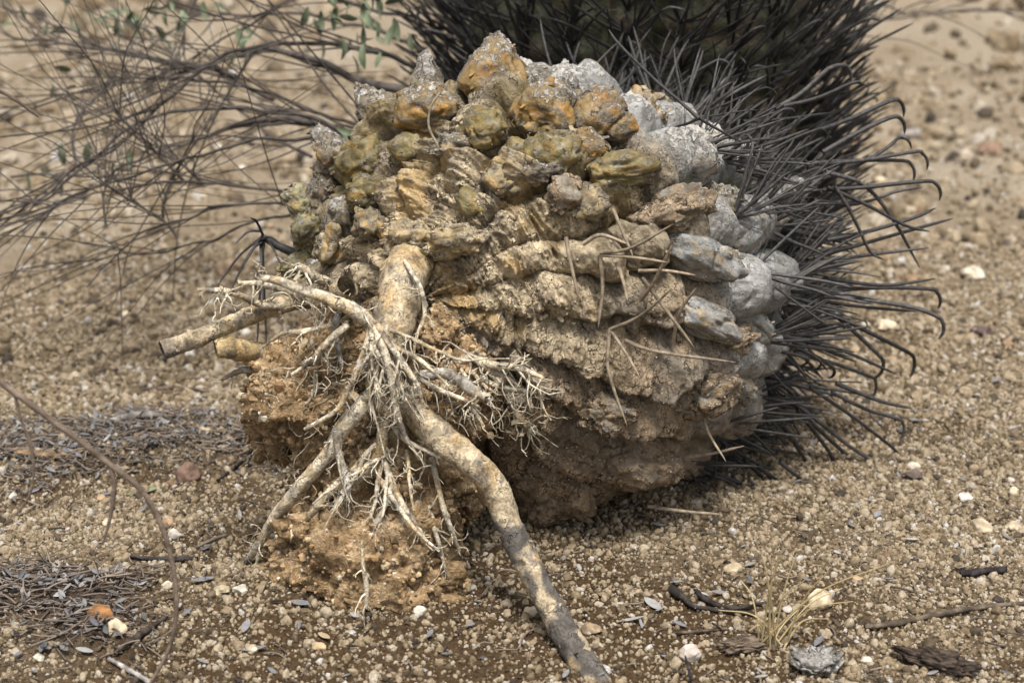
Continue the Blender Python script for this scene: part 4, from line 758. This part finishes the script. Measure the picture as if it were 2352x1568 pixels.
STK = [('charred_stick', 'charred black branched stick lying in front of the grass tuft', [(1540, 1362), (1575, 1385), (1600, 1402), (1700, 1414), (1790, 1418)], [10, 9, 5, 4, 3], (0.04, 0.034, 0.03)),
 ('charred_stick', 'short charred stick curving behind the grass tuft', [(1590, 1355), (1620, 1385), (1680, 1405), (1760, 1390)], [5, 7, 5, 3], (0.035, 0.03, 0.028)),
 ('long_dry_stick', 'long thin dark stick trailing across the sand right of the grass tuft', [(1985, 1448), (2060, 1440), (2150, 1420), (2250, 1402), (2380, 1392)], [5, 8, 7, 6, 5], (0.12, 0.095, 0.07)),
 ('black_stick', 'short straight black stick on pale gravel', [(2205, 1326), (2250, 1322), (2310, 1318)], [7, 9, 7], (0.035, 0.03, 0.03)),
 ('dark_stick', 'thin black stick lying across gravel left of the roots', [(295, 1283), (350, 1291), (410, 1292), (455, 1288)], [4, 6, 7, 4], (0.04, 0.035, 0.033)),
 ('curved_grey_branch', 'curved grey dead branch lying on the leaf litter', [(245, 980), (285, 968), (330, 962), (375, 966)], [5, 10, 11, 8], (0.2, 0.185, 0.17)),
 ('bark_slab', 'flat brown slab of bark at the edge of the leaf litter', [(40, 1042), (90, 1044), (140, 1046), (185, 1052)], [10, 15, 14, 6], (0.2, 0.135, 0.075)),
 ('pale_stick', 'pale curled stick beside the soil ball and leaf litter', [(430, 950), (438, 975), (465, 992), (520, 998)], [4, 5, 5, 3], (0.3, 0.23, 0.15)),
 ('dark_stick', 'dark straight stick leaning on litter close to the root ball', [(500, 1110), (545, 1070), (590, 1035)], [3, 4, 3], (0.03, 0.027, 0.027)),
 ('dark_stick', 'rotting dark stick half buried near the foreground twig', [(265, 1510), (310, 1475), (360, 1440), (385, 1420)], [5, 8, 7, 4], (0.06, 0.047, 0.038)),
 ('pale_stick', 'straight bleached grey twig lying beneath the foreground twig', [(250, 1520), (300, 1548), (350, 1580)], [5, 6, 5], (0.3, 0.28, 0.26)),
 ('thin_twig', 'thin brown twig lying in front of the white pebble', [(1545, 1460), (1600, 1458), (1670, 1450)], [3, 4, 3], (0.1, 0.075, 0.055)),
 ('thin_twig', 'thin brown twig bent beside the thick root end', [(1190, 1500), (1210, 1460), (1270, 1440)], [2.5, 3, 2.5], (0.16, 0.12, 0.09)),
 ('thin_twig', 'thin dark twig crossing the sand near the upper litter', [(300, 905), (360, 900), (420, 898), (480, 905)], [4, 5, 5, 3], (0.12, 0.09, 0.07)),
 ('thin_twig', 'dark stick lying in sand far right of the spines', [(2150, 545), (2250, 560), (2400, 575)], [4, 5, 4], (0.08, 0.065, 0.05)),
 ('broken_spine', 'single broken spine standing up beside the white pebble', [(1590, 1575), (1580, 1545), (1572, 1520)], [5, 4, 2.5], (0.08, 0.07, 0.075)),
 ('stubby_twig', 'short stubby grey twig on soil under the leaf litter', [(440, 1270), (480, 1250), (520, 1235)], [3, 4, 3], (0.14, 0.12, 0.1))]
for nm, lb_, uv, rd, c in STK:
    P0 = gpts(uv, 0.003); 
    if nm == 'broken_spine': P0 = [P0[0], P0[0] + np.array([-0.004, 0, 0.014]), P0[0] + np.array([-0.007, 0, 0.026])]
    k = px(P0[0]); P0 = [p + np.array([0, 0, 0.4 * r * k]) for p, r in zip(P0, rd)]
    V, F, C, P, rr_ = bark_tube(P0, [r * k for r in rd], 60, 12, np.array(c), 0.34)
    if nm in ('bark_slab',): V[:, 2] = P0[0][2] - 0.002 + (V[:, 2] - P0[0][2]) * 0.45
    o = obj(nm, V, F, M_WOOD, None, np.array(c) * (0.6 + 0.8 * sstep(-0.3, 0.4, fbm(V * 70, 3)))[:, None], origin=tuple(P0[0])); tag(o, lb_, 'stick')

# ------------------------------------------------------------------ stones
def stone(name, label, u, v, a, c, flat=0.7, group=None, ang=0.25, p=None, s=None):
    p = G(u, v) if p is None else p; r_ = a * px(p) if s is None else s; n0, F = ICO[4 if a > 14 else 3]; s0 = rng.uniform(0, 99, 3)
    f = 1 + ang * fbm(n0 * 1.3 + s0, 2) + 0.05 * fbm(n0 * 5 + s0, 2)
    cut = np.ones(len(n0))
    for k in range(6):
        d = unit(rng.normal(size=3)); pr_ = n0 @ d; lim = rng.uniform(0.62, 0.9); cut = np.where(pr_ * f * cut > lim, lim / np.maximum(pr_ * f, 1e-3), cut)
    V = n0 * (f * cut)[:, None] * np.array([r_, r_ * rng.uniform(0.75, 1.0), r_ * flat]); p = p + np.array([0, 0, r_ * flat * 0.45])
    o = obj(name, V + p, F, M_STONE, None, np.array(c) * (0.75 + 0.5 * sstep(-0.3, 0.4, fbm(V * 90 + s0, 3)))[:, None], smooth=True, origin=tuple(p)); return tag(o, label, 'stone', group)
ST = [('smooth white pebble in front of the charred sticks', 1585, 1508, 29, (0.55, 0.48, 0.42), .72), ('angular cream stone beside the dry grass tuft', 1880, 1388, 36, (0.47, 0.38, 0.26), .75), ('rounded purplish brown stone below the leaf litter', 428, 1100, 32, (0.15, 0.095, 0.07), .8), ('flat rusty orange stone half sunk in brown soil', 235, 1412, 34, (0.26, 0.13, 0.05), .55), ('lumpy cream stone next to the rusty orange stone', 268, 1450, 24, (0.48, 0.40, 0.28), .85),
 ('pale yellow blocky stone in a pair left of the root ball', 510, 1362, 20, (0.5, 0.42, 0.28), .8), ('whitish blocky stone in a pair left of the root ball', 552, 1360, 18, (0.52, 0.48, 0.4), .8), ('cream blocky stone between the cactus and the charred stick', 1683, 1312, 20, (0.46, 0.38, 0.25), .8), ('flat brown stone chip touching the thick root', 1358, 1450, 26, (0.25, 0.19, 0.12), .5), ('dark reddish stone on sand beyond the hooked spines', 2255, 770, 26, (0.09, 0.06, 0.055), .7),
 ('cream boulder-like pebble with white face far beyond the spines', 2235, 640, 32, (0.5, 0.44, 0.34), .6), ('pale flat stone near the tips of the long spines', 2030, 752, 26, (0.5, 0.42, 0.3), .5), ('dark stone beside a cream one under the spine tips', 2095, 1098, 24, (0.12, 0.09, 0.075), .6), ('small pale pebble next to the dark stone under the spines', 2100, 1075, 18, (0.48, 0.42, 0.34), .6), ('wide cream stone on the open sand right of the spines', 2255, 1218, 32, (0.42, 0.34, 0.24), .55), ('pale stone with flat top right of the spines', 2330, 1215, 22, (0.46, 0.38, 0.27), .6),
 ('white upright pebble on the far sandy slope right', 2215, 1150, 20, (0.52, 0.48, 0.42), .7), ('grey bluish stone on far sand at right', 2090, 315, 26, (0.26, 0.23, 0.21), .6), ('brown stone far behind the hooked spines', 2270, 355, 34, (0.2, 0.13, 0.09), .6), ('small white stone in brown soil by the foreground twig', 90, 1515, 15, (0.5, 0.46, 0.38), .8), ('pair-edge cream stone near the foreground twig', 385, 1348, 15, (0.5, 0.44, 0.34), .7), ('brown stone at the upper edge of the leaf litter', 530, 625, 40, (0.24, 0.17, 0.11), .6), ('small cream stone right of the thick root', 1480, 1262, 12, (0.45, 0.38, 0.27), .8), ('white pebble in brown soil beside the lichen flake', 1755, 1600, 12, (0.5, 0.46, 0.4), .7), ('cream pebble right of the lichen flake', 1990, 1520, 14, (0.5, 0.44, 0.34), .7)]
for lb_, u, v, a_, c, fl in ST: stone('stone', lb_, u, v, a_, c, fl)
PAL = [(0.5, 0.42, 0.3), (0.42, 0.31, 0.19), (0.3, 0.2, 0.12), (0.55, 0.5, 0.43), (0.2, 0.13, 0.08)]
k_ = 0
while k_ < 170:                                       # loose small pebbles too alike to describe singly
    x, y = rng.uniform(-0.6, 0.75), rng.uniform(-0.34, 1.9)
    if zone_litter(np.array([x]), np.array([y]))[0] > 0.4 or math.hypot(x - 0.07, (y - 0.06)) < 0.27: continue
    pc = int(rng.integers(0, 5)); pw = ('cream', 'tan', 'brown', 'whitish', 'dark brown')[pc]; pl = 'in the brown dug-up soil before the roots' if y < -0.12 and x < 0.2 else 'on the open sand beside the fallen cactus' if y < 0.35 else 'on the pale sand beyond the fallen cactus'
    stone('pebble', 'small ' + pw + ' pebble loose among finer gravel ' + pl, 0, 0, 8, PAL[pc], rng.uniform(0.5, 0.9), pw + ' pebbles ' + pl, 0.3, np.array([x, y, float(gh(x, y)[0])]), rng.uniform(0.004, 0.0075) * (1 + 0.45 * max(0, y))); k_ += 1

# ------------------------------------------------------------------ fallen leaves, leaf litter, grass, lichen flake
LV = [(690, 1392, 30, -35, 'narrow grey-blue leaf lying flat in the shadow of the root ball'), (815, 1420, 18, -50, 'small grey leaf on brown soil in front of the root ball'), (565, 1445, 24, 80, 'upright narrow pale leaf left of the root ball shadow'), (585, 1497, 28, 5, 'broad pale two-lobed leaf on dark soil'), (468, 1338, 30, 20, 'pale twisted leaf beside the pair of blocky stones'), (1500, 1395, 30, -50, 'grey leaf stuck by the charred stick end'), (1560, 1440, 20, -30, 'blue-grey leaf right of the thick root'), (1450, 1430, 32, 10, 'silvery narrow leaf by the thick root'), (1880, 1480, 24, 60, 'pale broken leaf left of the lichen flake'), (1300, 1555, 20, 70, 'white speckled leaf at the end of the thick root'), (745, 1468, 24, -50, 'tan crumpled leaf in front of the root ball'), (330, 1135, 40, 30, 'green-grey withered leaf below the litter bank')]
gl = [(0.19, 0.185, 0.185), (0.26, 0.25, 0.24), (0.15, 0.15, 0.16)]
def leaf_at(p, L_, yaw, c, tilt=0.15, curl=0.3, name='fallen_leaf'):
    V, F = leaf_mesh(L_, L_ * rng.uniform(0.28, 0.42), curl); Mx = frame((math.cos(yaw), math.sin(yaw), rng.normal() * tilt), unit((rng.normal() * tilt, rng.normal() * tilt, 1)))
    return V @ Mx + p, F
for u, v, l_, an, lb_ in LV:
    p = G(u, v, 0.004); c = gl[rng.integers(0, 3)]
    if 'tan' in lb_: c = (0.32, 0.25, 0.16)
    if 'green' in lb_: c = (0.16, 0.2, 0.11)
    V, F = leaf_at(p, 2 * l_ * px(p), R(an), c); tag(obj('fallen_leaf', V - (V.mean(0) - p), F, M_LEAF, None, c, origin=tuple(p)), lb_, 'leaf')
k_ = 0
while k_ < 64:
    x, y = rng.uniform(-0.6, 0.6), rng.uniform(-0.34, 0.3)
    if math.hypot(x - 0.07, y - 0.1) < 0.24: continue
    p = np.array([x, y, float(gh(x, y)[0]) + 0.0035]); c = np.array(gl[rng.integers(0, 3)]) * rng.uniform(0.8, 1.2); V, F = leaf_at(p, rng.uniform(0.008, 0.016), rng.uniform(0, 6.28), c)
    tag(obj('fallen_leaf', V, F, M_LEAF, None, c, origin=tuple(p)), 'tiny grey dry leaf lying loose on the gravel', 'leaf', 'tiny grey leaves strewn on the gravel'); k_ += 1
ac = Acc(); lx = rng.uniform(-0.75, 0.65, 60000); ly = rng.uniform(-0.4, 0.45, 60000); ok = rng.random(60000) < zone_litter(lx, ly) + 0.02
lx, ly = lx[ok][:5600], ly[ok][:5600]; lz = gh(lx, ly) + rng.uniform(0.001, 0.006, len(lx))
for p in np.stack([lx, ly, lz], -1):
    if rng.random() < 0.36:
        V, F = leaf_at(p, rng.uniform(0.006, 0.014), rng.uniform(0, 6.28), None, 0.45); ac.add(V, F, np.array(gl[rng.integers(0, 3)]) * rng.uniform(0.45, 1.15))
    else:
        d = unit(np.array([rng.normal(), rng.normal() * 0.6, rng.normal() * 0.18])); l_ = rng.uniform(0.006, 0.03); V, F = tube(spline([p, p + d * l_ * 0.5 + rng.normal(size=3) * 0.0015, p + d * l_], 4), rng.uniform(0.0004, 0.0011), 4)
        ac.add(V, F, np.array((0.12, 0.095, 0.075)) * rng.uniform(0.3, 1.9))
V, F, C = ac.get(); o = obj('leaf_litter', V, F, M_LEAF, None, C); o['kind'] = 'stuff'; tag(o, 'dark drift of dry leaves and broken twiglets left of the cactus', 'leaf litter')
gb = G(1768, 1480); tuft = thing('grass_tuft', 'sparse straw-coloured dry grass tuft growing in the gravel', 'grass', tuple(gb))
for (u, v, bx) in ((1735, 1235, -20), (1772, 1290, -6), (1830, 1270, 0), (1850, 1330, 15), (1905, 1310, 10), (1960, 1380, 30), (1800, 1250, 8), (1700, 1330, -10), (2050, 1290, 30), (1900, 1420, 20), (1720, 1450, -15), (1840, 1440, 20), (1650, 1400, -20), (1935, 1350, 5), (1758, 1330, 0)):
    p1 = gb + np.array([rng.normal() * 0.006, rng.normal() * 0.005, 0]); p3 = at(u, v, gb[1] + rng.normal() * 0.02); p2 = (p1 * 0.5 + p3 * 0.5) + np.array([bx * -0.0002, 0, 0.012])
    p3[2] = max(p3[2], 0.012); V, F = tube(spline([p1, p2, p3], 14), np.linspace(0.0011, 0.0004, 14), 5); obj('blade', V, F, M_GRASS, tuft)
lp = G(1872, 1535); n0, F = ICO[4]; f = 1 + 0.4 * fbm(n0 * 2.2 + 5, 3); V = n0 * f[:, None] * np.array([0.021, 0.018, 0.006]); V[:, 2] += 0.004 * fbm(V * 150, 2) + 0.006 * (np.hypot(V[:, 0], V[:, 1]) / 0.02) ** 2
tag(obj('bark_flake', V + lp + np.array([0, 0, 0.004]), F, M_SKIN, None, mix((0.36, 0.35, 0.33), (0.14, 0.12, 0.1), sstep(-0.1, 0.3, fbm(V * 160, 3))), 1.0, origin=tuple(lp)), 'crumpled pale grey lichen-crusted flake on the gravel', 'bark')

for (u, v, ax_, ay_, az_, yaw, c, lb_) in ((2150, 1530, 0.030, 0.013, 0.010, -0.45, (0.05, 0.037, 0.028), 'dark rotten chunk of bark on the pale gravel'), (1705, 1492, 0.019, 0.009, 0.008, 0.1, (0.12, 0.09, 0.065), 'brown crumbling bark piece in front of the grass tuft')):
    p = G(u, v, 0.004); n0, F = ICO[5]; s0 = rng.uniform(0, 90, 3); q = n0 * np.array([1.2, 4.5, 4.5])
    f = 1 + 0.45 * fbm(n0 * 1.8 + s0, 3) + 0.30 * (ridged(q + s0, 3) - 0.5) + 0.12 * fbm(n0 * 9 + s0, 3); V = n0 * f[:, None] * np.array([ax_, ay_, az_])
    cy_, sy_ = math.cos(yaw), math.sin(yaw); V = np.stack([V[:, 0] * cy_ - V[:, 1] * sy_, V[:, 0] * sy_ + V[:, 1] * cy_, V[:, 2]], -1)
    tag(obj('bark_chunk', V + p, F, M_WOOD, None, np.array(c) * (0.5 + 1.0 * sstep(-0.3, 0.4, fbm(q * 1.5 + s0, 3)))[:, None], origin=tuple(p)), lb_, 'bark')
